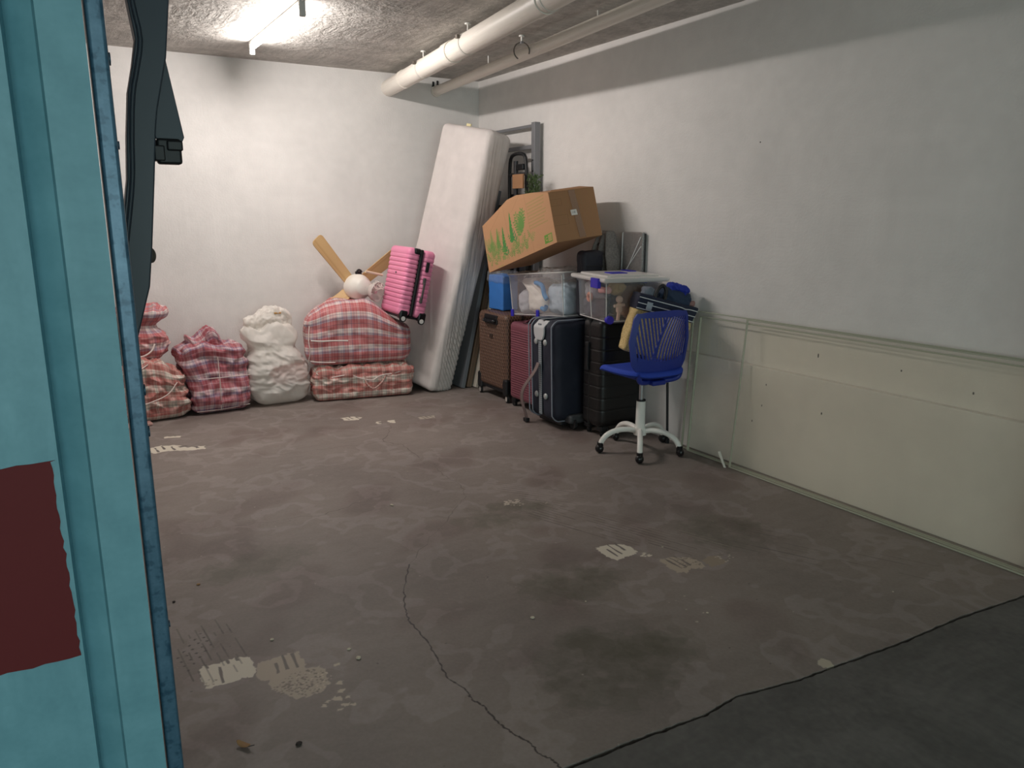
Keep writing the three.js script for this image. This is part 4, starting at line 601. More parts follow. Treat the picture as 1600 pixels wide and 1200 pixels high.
{
  // left box, tilted on the maroon and navy cases
  const b1 = thing('storage_box', 'lidless clear storage box holding white and blue bedding', 'box', [3.03, 0.658, -4.47]);
  b1.rotation.set(-0.085, 0, 0); b1.position.y = 0.706;
  mesh('tub', tubGeo(0.335, 0.30, 0.66, 0.010), M.clear, b1);
  mesh('rim', rimGeo(0.378, 0.703, 0.298), M.milky, b1); mesh('base_rib', rimGeo(0.333, 0.658, 0.012, 0.003), M.milky, b1);
  for (const sz of [-1, 1]) mesh('corner_rib', bar(V(-0.163, 0.01, sz * 0.325), V(-0.172, 0.28, sz * 0.334), 0.003, 6), M.milky, b1);
  for (const z of [-0.31, 0.03]) mesh('blue_foot', soft(0.016, 0.052, 0.030, { r: 0.007, n: [2, 4, 4], move: q => [q[0] - 0.176, q[1] + 0.022, q[2] + z] }), M.clip, b1);
  const put = (o, P) => { o.position.copy(P.position); o.rotation.copy(P.rotation); return o; };
  const inside = (name, label, cat, geo, m) => put(tag(mesh(name, geo, m), label, cat), b1);
  inside('cream_blanket', 'cream folded blanket in the left clear storage box', 'blanket', warp(lump(0.20, 0.235, 0.21, -0.035, 0.145, -0.06, 0.016, 3, 0.045), (x, y, z) => [x, y, z - 0.10 * sstep(0.15, 0.27, y)]), mat(0xefe6da, 0.8));
  inside('grey_bedding', 'grey wrapped bedding in the left clear storage box', 'bedding', lump(0.24, 0.17, 0.13, -0.01, 0.10, -0.25, 0.014, 13, 0.05), mat(0xc4c2c6, 0.7));
  inside('blue_bedding', 'blue and white bedding at the right end of the left storage box', 'bedding', lump(0.24, 0.20, 0.22, 0.0, 0.12, 0.175, 0.018, 23, 0.05), mat(0xb8c4ce, 0.7));
  inside('blue_ribbon', 'bright blue fabric band around the cream blanket', 'fabric', [tube([[-0.145, 0.235, -0.03], [-0.148, 0.225, 0.03], [-0.148, 0.21, 0.06], [-0.15, 0.15, 0.085], [-0.148, 0.12, 0.11]], 0.016, 30, 8), tube([[-0.148, 0.06, 0.04], [-0.150, 0.05, 0.08], [-0.148, 0.075, 0.10]], 0.014, 20, 8)], mat(0x3f8fc4, 0.7));
  const film = soft(0.34, 0.07, 0.60, { r: 0.03, n: [26, 6, 40], move: (q, N) => { const k = 0.014 * fbm(q[0] * 9, q[1] * 9, q[2] * 9 + 33, 3) + 0.006 * crease(q[0] * 16, q[1] * 9, q[2] * 16); return [q[0] + N[0] * k, q[1] + N[1] * k + 0.275 + 0.02 * (q[2] > 0.05 ? 1 : 0), q[2] + N[2] * k]; } });
  inside('plastic_wrap', 'crumpled clear plastic wrap on top of the left storage box', 'plastic wrap', film, M.film);

  const bb = thing('blue_bag', 'bright blue box wrapped in clear film on the brown suitcase', 'box', [3.02, 0.672, -5.20]);
  mesh('blue_body', soft(0.14, 0.27, 0.22, { r: 0.012, n: [6, 10, 8], move: (q, N) => { const k = 0.006 * fbm(q[0] * 8, q[1] * 8, q[2] * 8, 2); return [q[0] + N[0] * k, q[1] + N[1] * k + 0.137, q[2] + N[2] * k]; } }), mat(0x3c7fd0, 0.5), bb);
  mesh('film_cover', soft(0.17, 0.10, 0.26, { r: 0.03, n: [16, 10, 18], move: (q, N) => { const k = 0.008 * fbm(q[0] * 14, q[1] * 14, q[2] * 14, 3); return [q[0] + N[0] * k, q[1] + N[1] * k + 0.255, q[2] + N[2] * k]; } }), M.film, bb);

  // right box with lid, on the black case
  const turn = -0.20 + 0.0, ux = V(Math.cos(turn), 0, -Math.sin(turn)), uz = V(Math.sin(turn), 0, Math.cos(turn));
  const F0 = V(2.785, 0.768, -3.60), W = 0.385, D = 0.425, c0 = F0.clone().addScaledVector(ux, W / 2).addScaledVector(uz, -D / 2);
  const b2 = thing('storage_box', 'lidded clear storage box with blue clips full of toys', 'box', [c0.x, 0.764, c0.z], turn);
  mesh('tub', tubGeo(W - 0.03, 0.25, D - 0.03, 0.010), M.clear, b2);
  const lid = mesh('lid', [soft(W + 0.05, 0.028, D + 0.07, { r: 0.012, n: [10, 2, 10], move: q => [q[0], q[1] + 0.258, q[2]] }), soft(W - 0.04, 0.016, D - 0.04, { r: 0.007, n: [10, 2, 10], move: q => [q[0], q[1] + 0.276, q[2]] })], M.milky, b2);
  const bluep = (x, y, z, w, h, d) => mesh('clip', box(w, h, d, x, y, z, 0.003), M.clip, lid);
  bluep(-W / 2 - 0.026, 0.238, 0.13, 0.022, 0.058, 0.10); bluep(W / 2 + 0.026, 0.238, -0.1, 0.022, 0.058, 0.10);
  bluep(-0.03, 0.286, 0.02, 0.11, 0.006, 0.10); bluep(0.13, 0.286, -0.12, 0.05, 0.006, 0.12);
  for (const [x, z] of [[-W / 2 + 0.035, D / 2 - 0.012], [W / 2 - 0.04, D / 2 - 0.012]]) mesh('blue_wheel', (() => { const g = new THREE.CylinderGeometry(0.024, 0.024, 0.03, 20); g.rotateX(Math.PI / 2); g.translate(x, 0.022, z); return g; })(), M.clip, b2);
  mesh('base_rib', rimGeo(W - 0.03, D - 0.03, 0.012, 0.003), M.milky, b2); mesh('corner_rib', bar(V(-W / 2 + 0.020, 0.01, D / 2 - 0.020), V(-W / 2 + 0.008, 0.24, D / 2 - 0.008), 0.003, 6), M.milky, b2);
  mesh('rib', bar(V(-W / 2 + 0.004, 0.02, 0.02), V(-W / 2 - 0.012, 0.22, 0.02), 0.003, 6), M.milky, b2);
  const toy = (name, label, geo, col, ro = 0.7) => put(tag(mesh(name, geo, mat(col, ro)), label, 'toy'), b2);
  toy('plush_toy', 'brown plush toy in the lidded storage box', lump(0.17, 0.20, 0.16, 0.06, 0.112, 0.10, 0.02, 5, 0.06, 12), 0x7a5236);
  toy('plush_toy', 'tan plush head near the lid of the storage box', lump(0.10, 0.075, 0.10, -0.05, 0.195, 0.08, 0.012, 8, 0.036, 14), 0xb08a52);
  toy('plush_toy', 'dark brown plush toy at the back of the lidded box', lump(0.16, 0.20, 0.18, 0.07, 0.112, -0.09, 0.02, 15, 0.06, 12), 0x54382c);
  toy('doll', 'pale doll with outstretched arms in the lidded storage box', [lump(0.035, 0.06, 0.035, -0.07, 0.085, 0.155, 0.004, 2, 0.016), bar(V(-0.11, 0.10, 0.165), V(-0.04, 0.105, 0.165), 0.009, 8), bar(V(-0.08, 0.012, 0.16), V(-0.075, 0.06, 0.16), 0.011, 8), (() => { const g = new THREE.SphereGeometry(0.022, 14, 10); g.translate(-0.072, 0.138, 0.158); return g; })()], 0xe0b8a0);
  toy('doll', 'pink doll figure lying below the lid of the storage box', [lump(0.04, 0.035, 0.09, -0.13, 0.185, 0.06, 0.004, 6, 0.014), (() => { const g = new THREE.SphereGeometry(0.022, 14, 10); g.translate(-0.13, 0.19, 0.12); return g; })()], 0xdf9f9a);
  toy('ring_toy', 'round orange ring toy against the left side of the lidded box', (() => { const g = new THREE.TorusGeometry(0.022, 0.010, 10, 24); g.rotateY(Math.PI / 2); g.translate(-W / 2 + 0.025, 0.135, -0.06); return g; })(), 0xd98a6a);
  toy('dark_toy', 'dark blue toy case at the left of the lidded storage box', lump(0.12, 0.11, 0.16, -0.10, 0.066, -0.10, 0.01, 35, 0.03), 0x3a3c4c);
  toy('grey_toy', 'grey toy bag under the lid of the storage box', lump(0.13, 0.10, 0.14, -0.09, 0.175, -0.10, 0.012, 45, 0.03), 0x8d8c92);

  // dark bag between the boxes, carrying the high end of the carton
  const db = thing('dark_bag', 'dark navy bag squeezed under the high end of the carton', 'bag', [3.03, 0.742, -4.088]);
  mesh('bag_body', lump(0.17, 0.42, 0.09, 0, 0.215, 0, 0.012, 71, 0.03, 8), mat(0x22232e, 0.65), db);
  mesh('zip', box(0.13, 0.006, 0.004, 0, 0.33, 0.052, 0.001), M.black, db);
}

// ---------------------------------------------------------------- cardboard carton
{
  const O = V(2.75, 0.985, -4.93), s = V(0, 0.244 / 0.907, 0.874 / 0.907), t = V(0, 0.874 / 0.907, -0.244 / 0.907), E = V(0.345, 0.041, 0);
  const P = [[0, 0], [0.907, 0], [0.885, 0.324], [0.70, 0.378], [0.503, 0.420], [0.38, 0.425], [0.257, 0.398], [-0.007, 0.345]];
  const box3 = thing('cardboard_carton', 'crushed tilted cardboard carton with a green plant print', 'carton', O.toArray());
  const at = ([a, b], k) => s.clone().multiplyScalar(a).addScaledVector(t, b).addScaledVector(E, k);
  const cardTex = (print) => canvasTex(print ? 1024 : 512, 512, (c, w, h) => {
    c.fillStyle = print ? '#bb8d66' : '#ab7f5a'; c.fillRect(0, 0, w, h);
    for (let i = 0; i < 900; i++) { c.fillStyle = `rgba(${rnd(80, 220) | 0},${rnd(60, 170) | 0},${rnd(40, 120) | 0},${rnd(0.02, 0.07)})`; c.fillRect(rnd(0, w), rnd(0, h), rnd(10, 90), rnd(1, 3)); }
    if (!print) { c.strokeStyle = 'rgba(70,46,30,0.35)'; c.lineWidth = 2; c.strokeRect(150, 120, 90, 150); c.strokeRect(330, 130, 60, 110); return; }
    const X = a => (a + 0.02) / 0.95 * w, Y = b => h - (b + 0.01) / 0.46 * h;               // metres on the panel -> pixels
    // ferns and tree silhouettes
    const tree = (x, y, hh, col) => { c.fillStyle = col; c.beginPath(); c.moveTo(X(x), Y(y + hh)); for (let i = 1; i <= 8; i++) { const q = i / 8, ww = 0.004 + 0.030 * q * rnd(0.6, 1.1); c.lineTo(X(x + ww), Y(y + hh * (1 - q))); c.lineTo(X(x + ww * 0.5), Y(y + hh * (1 - q) - 0.002)); } for (let i = 8; i >= 1; i--) { const q = i / 8, ww = 0.004 + 0.030 * q * rnd(0.6, 1.1); c.lineTo(X(x - ww), Y(y + hh * (1 - q))); } c.closePath(); c.fill(); };
    const fern = (x, y, len, ang, col) => { c.strokeStyle = col; c.lineWidth = 2.2; const dx = Math.cos(ang), dy = Math.sin(ang); c.beginPath(); c.moveTo(X(x), Y(y)); c.lineTo(X(x + dx * len), Y(y + dy * len)); c.stroke(); for (let i = 1; i < 9; i++) for (const sg of [-1, 1]) { const q = i / 9, l = len * 0.34 * (1 - q * 0.6), a2 = ang + sg * 0.8; c.lineWidth = 4.5 * (1 - q * 0.5); c.beginPath(); c.moveTo(X(x + dx * len * q), Y(y + dy * len * q)); c.lineTo(X(x + dx * len * q + Math.cos(a2) * l), Y(y + dy * len * q + Math.sin(a2) * l)); c.stroke(); } };
    const leafs = (x, y, len, ang, col, n = 5) => { c.fillStyle = c.strokeStyle = col; const dx = Math.cos(ang), dy = Math.sin(ang); c.lineWidth = 2.5; c.beginPath(); c.moveTo(X(x), Y(y)); c.lineTo(X(x + dx * len), Y(y + dy * len)); c.stroke(); for (let i = 1; i <= n; i++) for (const sg of [-1, 1]) { const q = i / n, l = len * 0.30 * (1.15 - q * 0.6), a2 = ang + sg * 0.75, cx = x + dx * len * q * 0.9 + Math.cos(a2) * l * 0.6, cy = y + dy * len * q * 0.9 + Math.sin(a2) * l * 0.6; c.save(); c.translate(X(cx), Y(cy)); c.rotate(-a2); c.beginPath(); c.ellipse(0, 0, l * 520, l * 190, 0, 0, 6.3); c.fill(); c.restore(); } };
    const G = ['rgba(60,132,58,0.95)', 'rgba(98,140,66,0.85)', 'rgba(128,144,78,0.7)', 'rgba(48,124,66,0.95)'];
    tree(0.385, 0.14, 0.20, G[0]); tree(0.27, 0.09, 0.18, G[0]); tree(0.19, 0.14, 0.14, G[1]); tree(0.10, 0.16, 0.13, G[2]);
    for (const [x, y, l, a, k] of [[0.44, 0.10, 0.12, 1.9, 3], [0.41, 0.12, 0.10, 2.4, 0], [0.31, 0.03, 0.14, 1.9, 3], [0.29, 0.06, 0.11, 2.3, 0]]) leafs(x, y, l, a, G[k], 4);
    for (let i = 0; i < 7; i++) leafs(0.50 + rnd(-0.02, 0.03), rnd(0.13, 0.17), rnd(0.12, 0.17), 0.85 + i * 0.22, G[1], 6);
    for (let i = 0; i < 30; i++) leafs(rnd(0.36, 0.62), rnd(0.02, 0.12), rnd(0.045, 0.085), rnd(0.3, 2.8), G[rnd() > 0.5 ? 1 : 2], 4);
    for (let i = 0; i < 30; i++) leafs(rnd(0.04, 0.30), rnd(0.02, 0.16), rnd(0.045, 0.085), rnd(0.3, 2.8), G[rnd() > 0.5 ? 1 : 2], 4);
    for (let i = 0; i < 8; i++) fern(rnd(0.05, 0.2), rnd(0.06, 0.14), rnd(0.10, 0.15), rnd(0.9, 2.2), G[1]);
    c.strokeStyle = G[1]; c.lineWidth = 3; for (let i = 0; i < 5; i++) c.strokeRect(X(0.23 + i * 0.014), Y(0.12), 9, 26);
    c.fillStyle = 'rgba(150,140,80,0.5)'; for (let i = 0; i < 9; i++) c.fillRect(X(0.61 + 0.006 * (i % 3)), Y(0.33 - i * 0.021), X(0.83 - 0.01 * (i % 4)) - X(0.61), 9);
    c.fillStyle = 'rgb(98,146,52)'; c.fillRect(X(0.775), Y(0.075), X(0.865) - X(0.775), Y(0.02) - Y(0.075));
    c.strokeStyle = '#c0946a'; c.lineWidth = 5; c.beginPath(); c.arc(X(0.80), Y(0.048), 12, 0.6, 5.6); c.stroke(); for (let i = 0; i < 3; i++) c.strokeRect(X(0.82 + i * 0.014), Y(0.066), 8, Y(0.03) - Y(0.066));
    c.fillStyle = 'rgba(150,150,80,0.6)'; c.fillRect(X(0.14), Y(0.012), 90, 8);
    c.globalAlpha = 0.35; c.strokeStyle = '#7a5a3c'; c.lineWidth = 3; for (const [x0, y0, x1, y1] of [[0.31, 0.40, 0.36, 0.0], [0.60, 0.40, 0.635, 0.0], [0.26, 0.37, 0.10, 0.28], [0.55, 0.42, 0.42, 0.33]]) { c.beginPath(); c.moveTo(X(x0), Y(y0)); c.lineTo(X(x1), Y(y1)); c.stroke(); } c.globalAlpha = 1;
  });
  const panel = (name, quadOrPoly, uvOf, m) => {
    const pos = [], uv = [], c = quadOrPoly.reduce((a, p) => a.add(p), V(0, 0, 0)).multiplyScalar(1 / quadOrPoly.length), n = quadOrPoly.length;
    const nn = V(0, 0, 0); for (let i = 0; i < n; i++) nn.add(quadOrPoly[i].clone().sub(c).cross(quadOrPoly[(i + 1) % n].clone().sub(c))); nn.normalize().multiplyScalar(-0.004);
    const tri = (a, b, d) => { for (const q of [a, b, d]) { pos.push(...q[0].toArray()); uv.push(...q[1]); } };
    const pts = quadOrPoly.map((p, i) => [p, uvOf[i]]), ctr = [c, [uvOf.reduce((a, q) => a + q[0], 0) / n, uvOf.reduce((a, q) => a + q[1], 0) / n]];
    const back = q => [q[0].clone().add(nn), q[1]];
    for (let i = 0; i < n; i++) { const a = pts[i], b = pts[(i + 1) % n]; tri(ctr, a, b); tri(back(ctr), back(b), back(a)); tri(a, back(a), b); tri(b, back(a), back(b)); }
    const g = new THREE.BufferGeometry(); g.setAttribute('position', new THREE.Float32BufferAttribute(pos, 3)); g.setAttribute('uv', new THREE.Float32BufferAttribute(uv, 2)); g.computeVertexNormals(); return mesh(name, g, m, box3);
  };
  const mp = mat(0xffffff, 0.75, { map: cardTex(true) }), mc = mat(0xffffff, 0.78, { map: cardTex(false) }), uvp = ([a, b]) => [(a + 0.02) / 0.95, (b + 0.01) / 0.46];
  panel('printed_side', P.map(p => at(p, 0)).reverse(), P.map(uvp).reverse(), mp);
  panel('rear_side', P.map(p => at(p, 1)), P.map(uvp), mc);
  const strip = (i, j, name) => panel(name, [at(P[i], 0), at(P[j], 0), at(P[j], 1), at(P[i], 1)].reverse(), [[0, 0], [0.9, 0], [0.9, 0.7], [0, 0.7]], mc);
  strip(0, 1, 'bottom_flap'); strip(1, 2, 'end_side'); for (let i = 2; i < 7; i++) strip(i, i + 1, 'top_flap'); strip(7, 0, 'end_side');
  // raised flap edges, tape and label on the end
  const nE = s.clone();                                                                         // outward at the high end
  const onEnd = (a, k, o) => at(P[1], k).lerp(at(P[2], k), a).addScaledVector(nE, o);
  panel('packing_tape', [onEnd(0.02, 0.50, 0.004), onEnd(0.02, 0.64, 0.004), onEnd(0.99, 0.56, 0.004), onEnd(0.99, 0.42, 0.004)].map(v => v), [[0, 0], [1, 0], [1, 1], [0, 1]], mat(0xe4d2bc, 0.12, { transmission: 0.8, thickness: 0 }));
  const lab = panel('barcode_label', [onEnd(0.48, 0.40, 0.0085), onEnd(0.48, 0.53, 0.0085), onEnd(0.59, 0.52, 0.0085), onEnd(0.59, 0.39, 0.0085)], [[0, 0], [1, 0], [1, 1], [0, 1]], mat(0xffffff, 0.5, { map: canvasTex(128, 96, (c) => { c.fillStyle = '#eceae4'; c.fillRect(0, 0, 128, 96); c.fillStyle = '#444'; for (let x = 18; x < 108; x += 5) if (rnd() > 0.3) c.fillRect(x, 26, rnd(1, 4), 40); }) }));
  panel('open_flap', [onEnd(1, 0.02, 0.002), onEnd(1, 0.98, 0.002), onEnd(1.06, 0.75, -0.02), onEnd(1.05, 0.1, -0.015)], [[0, 0], [1, 0], [1, 0.3], [0, 0.3]], mc);
}

// ---------------------------------------------------------------- grey upholstered panels behind
{
  const felt = dataTex(256, (u, v) => { const a = tile(u, v, 30, 4, 81), b = tile(u, v, 90, 2, 83), k = 132 + a * 28 + b * 18; return [k, k * 0.95, k * 0.92]; }, { srgb: true }); felt.repeat.set(3, 3);
  const p = thing('fabric_headboard', 'grey fabric panel wrapped in clear film against the right wall', 'panel', [3.279, 0, -3.95]);
  mesh('fabric_panel', boxUV(soft(0.03, 0.69, 0.19, { r: 0.008, n: [3, 16, 6], move: q => [q[0], q[1] + 0.942, q[2]] })), mat(0xffffff, 0.9, { map: felt }), p);
  mesh('dark_edge', box(0.012, 0.68, 0.012, 0.004, 0.94, 0.101, 0.003), M.black, p);
  const fl = []; for (const [a, b] of [[[-0.022, 0.98, -0.08], [-0.022, 1.26, 0.09]], [[-0.023, 1.0, -0.09], [-0.023, 1.20, 0.095]], [[-0.021, 0.95, -0.098], [-0.021, 1.285, -0.094]]]) fl.push(bar(V(...a), V(...b), 0.003, 6));
  for (const g of fl) mesh('film_fold', g, mat(0xffffff, 0.2, { transmission: 0.35, thickness: 0 }), p);
  mesh('film_cover', soft(0.038, 0.5, 0.21, { r: 0.01, n: [3, 14, 10], move: (q, N) => { const k = 0.003 * fbm(q[0] * 20, q[1] * 14, q[2] * 20, 3); return [q[0] + N[0] * k, q[1] + 1.042, q[2] + N[2] * k]; } }), M.film, p);
  const d = thing('grey_cushion', 'folded grey fabric cover draped beside the cardboard carton', 'cushion', [3.195, 1.0, -4.135]);
  const fg = soft(0.085, 0.295, 0.22, { r: 0.03, n: [6, 40, 50], move: (q, N, H) => { const v = (q[1] + H[1]) / (2 * H[1]), k = 0.020 * Math.sin(q[2] * 70 + 1.2 * Math.sin(v * 3)) * sstep(1.05, 0.5, v) + 0.006 * fbm(q[0] * 9, q[1] * 9, q[2] * 12, 3); return [q[0] + N[0] * k - 0.02 * (1 - v), q[1] + 0.148, q[2] * (0.50 + 0.55 * sstep(1.05, 0.2, v))]; } });
  mesh('cover_fabric', fg, mat(0xffffff, 0.92, { map: felt }), d);
  mesh('metal_clip', [box(0.012, 0.035, 0.05, -0.046, 0.278, -0.02, 0.003), box(0.01, 0.014, 0.10, -0.044, 0.281, -0.08, 0.003)], mat(0xb8b4ae, 0.4, { metalness: 0.3 }), d);
  mesh('eyelet', (() => { const g = new THREE.SphereGeometry(0.013, 14, 10); g.scale(0.4, 1, 1); g.translate(-0.056, 0.205, -0.005); return g; })(), M.black, d);
}

// ---------------------------------------------------------------- blue swivel chair
{
  const ch = thing('swivel_chair', 'blue swivel chair with a slotted back on a white five-star base', 'chair', [2.945, 0, -3.435], -0.03);
  M.chairBlue = mat(0x1f3390, 0.45); M.seatBlue = mat(0x2746b4, 0.8, { sheen: 0.3 }); M.chairWhite = mat(0xf0eee8, 0.35);
  const base = mesh('base_hub', [bar(V(0, 0.105, 0), V(0, 0.150, 0), 0.038, 28, 0.034)], M.chairWhite, ch);
  for (let k = 0; k < 5; k++) {
    const a = (128 + k * 72) * Math.PI / 180, c = Math.cos(a), s = Math.sin(a), R = 0.245;
    const pts = [[0.02, 0.128], [0.08, 0.140], [0.15, 0.135], [0.205, 0.110], [0.235, 0.075], [0.243, 0.052]].map(([r, y]) => V(c * r, y, s * r));
    const g = new THREE.TubeGeometry(new THREE.CatmullRomCurve3(pts), 24, 0.0165, 10);
    const leg = mesh('base_leg', g, M.chairWhite, ch);
    const cs = mesh('caster', [(() => { const q = new THREE.SphereGeometry(0.027, 18, 14); q.scale(0.85, 1, 1); q.rotateY(-a + 0.8); q.translate(c * (R + 0.004), 0.028, s * (R + 0.004)); return q; })(), bar(V(c * R, 0.035, s * R), V(c * R, 0.066, s * R), 0.019, 16)], M.blackGloss, leg);
  }
  mesh('gas_column', bar(V(0, 0.14, 0), V(0, 0.315, 0), 0.029, 28, 0.027), M.chairWhite, ch);
  mesh('column_ring', bar(V(0, 0.313, 0), V(0, 0.322, 0), 0.028, 24), M.black, ch);
  mesh('gas_piston', bar(V(0, 0.32, 0), V(0, 0.455, 0), 0.014, 20), M.steel, ch);
  mesh('seat_bracket', [bar(V(0, 0.43, 0), V(0, 0.468, 0), 0.03, 20, 0.045), box(0.20, 0.014, 0.20, 0, 0.468, 0, 0.005), box(0.10, 0.03, 0.13, 0, 0.452, 0.10, 0.01)], M.chairBlue, ch);
  mesh('height_lever', tube([[0.02, 0.455, 0.0], [0.10, 0.445, -0.02], [0.19, 0.43, -0.03]], 0.006, 20, 8), M.black, ch);
  const seat = soft(0.43, 0.05, 0.41, { r: 0.024, n: [26, 3, 26], move: (q, N, H) => { const u = q[0] / H[0], k = q[2] / H[2], rr = Math.pow(Math.pow(Math.abs(u), 4) + Math.pow(Math.abs(k), 4), 0.25), m = Math.max(Math.abs(u), Math.abs(k)), sc = rr > 1e-6 ? m / rr : 1; const x = q[0] * sc, z = q[2] * sc; return [x * (1 - 0.10 * sstep(0, 1, k)), q[1] + 0.501 + 0.010 * Math.abs(u) ** 3 - 0.016 * sstep(-0.5, -1, k) + (N[1] < -0.3 ? 0.012 * rr * rr : 0), z]; } });
  mesh('seat', seat, M.seatBlue, ch);
  // curved back shell with real slots: mapped from flat (a, b) to a bowed, tilted surface
  const zb = 0.185, map = (a, b, o) => { const y = 0.50 + b, bow = 0.055 * (a / 0.22) ** 2; return [a, y, zb + 0.10 * (b - 0.05) * 0.35 - bow + o + 0.03 * ((b - 0.2) / 0.2) ** 2 * -0.4]; };
  const half = b => b < 0.07 ? 0.145 + 0.7 * b : b < 0.20 ? 0.194 + 0.16 * (b - 0.07) : 0.215 - 0.16 * (b - 0.20) - 0.5 * Math.max(0, b - 0.335);
  const lo = 0.0, hi = 0.362;
  const shellStrip = (f0, f1, n, t = 0.010) => {        // f(q) -> [a,b] on two rails, closed slab
    const pos = [], idx = []; for (let i = 0; i <= n; i++) { const q = i / n, A = f0(q), B = f1(q); for (const [P, o] of [[A, 0], [B, 0], [B, t], [A, t]]) pos.push(...map(P[0], P[1], o)); }
    for (let i = 0; i < n; i++) for (let k = 0; k < 4; k++) { const a = i * 4 + k, b = i * 4 + (k + 1) % 4; idx.push(a, b, a + 4, b, b + 4, a + 4); }
    idx.push(0, 2, 1, 0, 3, 2); const e = n * 4; idx.push(e, e + 1, e + 2, e, e + 2, e + 3);
    const g = new THREE.BufferGeometry(); g.setAttribute('position', new THREE.Float32BufferAttribute(pos, 3)); g.setIndex(idx); g.computeVertexNormals(); const q = toCreasedNormals(g, 0.6); q.setAttribute('uv', new THREE.Float32BufferAttribute(new Float32Array(q.attributes.position.count * 2), 2)); return q;
  };
  const shell = mesh('back_frame', [
    shellStrip(q => [-half(lo + (hi - lo) * q), lo + (hi - lo) * q], q => [-half(lo + (hi - lo) * q) + 0.030, lo + (hi - lo) * q], 30),
    shellStrip(q => [half(lo + (hi - lo) * q) - 0.030, lo + (hi - lo) * q], q => [half(lo + (hi - lo) * q), lo + (hi - lo) * q], 30),
    shellStrip(q => [-0.178 + 0.356 * q, hi - 0.026], q => [-0.172 + 0.344 * q, hi + 0.010 - 0.018 * (2 * q - 1) ** 4], 20),
    shellStrip(q => [-0.165 + 0.33 * q, 0.0], q => [-0.165 + 0.33 * q, 0.085 + 0.03 * (2 * q - 1) ** 2], 20)], M.chairBlue, ch);
  const inH = b => half(b) - 0.024, spineA = b => -0.085 + (b - 0.08) * 0.36;
  mesh('back_spine', shellStrip(q => [spineA(0.08 + 0.27 * q) - 0.006, 0.08 + 0.27 * q], q => [spineA(0.08 + 0.27 * q) + 0.006, 0.08 + 0.27 * q], 16, 0.009), M.chairBlue, shell);
  for (const side of [-1, 1]) for (let k = 0; k < (side < 0 ? 11 : 13); k++) {                   // veins on both sides of the spine, each cut where it meets spine or rim
    const f = q => { const b = 0.35 - 0.275 * q; return side < 0 ? [-0.205 + 0.021 * k + 0.035 * q + 0.03 * q * q * (1 - k / 11), b] : [0.02 + 0.0225 * k - 0.20 * q + 0.10 * q * q, b]; };
    const ok = q => { const [a, b] = f(q); return Math.abs(a) < inH(b) && (side < 0 ? a < spineA(b) : a > spineA(b)); };
    let best = null, start = -1; for (let i = 0; i <= 60; i++) { const g = ok(i / 60); if (g && start < 0) start = i; if ((!g || i === 60) && start >= 0) { if (!best || i - start > best[1] - best[0]) best = [start, i]; start = -1; } }
    if (!best || best[1] - best[0] < 5) continue;
    const Q = q => f((best[0] + (best[1] - best[0]) * q) / 60);
    mesh('back_slat', shellStrip(q => { const p = Q(q); return [p[0] - 0.0040, p[1]]; }, q => { const p = Q(q); return [p[0] + 0.0040, p[1]]; }, 12, 0.007), M.chairBlue, shell);
  }
  mesh('back_support', [tube([[-0.15, 0.52, zb - 0.02], [-0.14, 0.475, zb - 0.03], [-0.05, 0.455, 0.12], [0, 0.452, 0.05]], 0.016, 24, 10), tube([[0.15, 0.52, zb - 0.02], [0.14, 0.475, zb - 0.03], [0.05, 0.455, 0.12], [0, 0.452, 0.05]], 0.016, 24, 10)], M.chairBlue, ch);
}

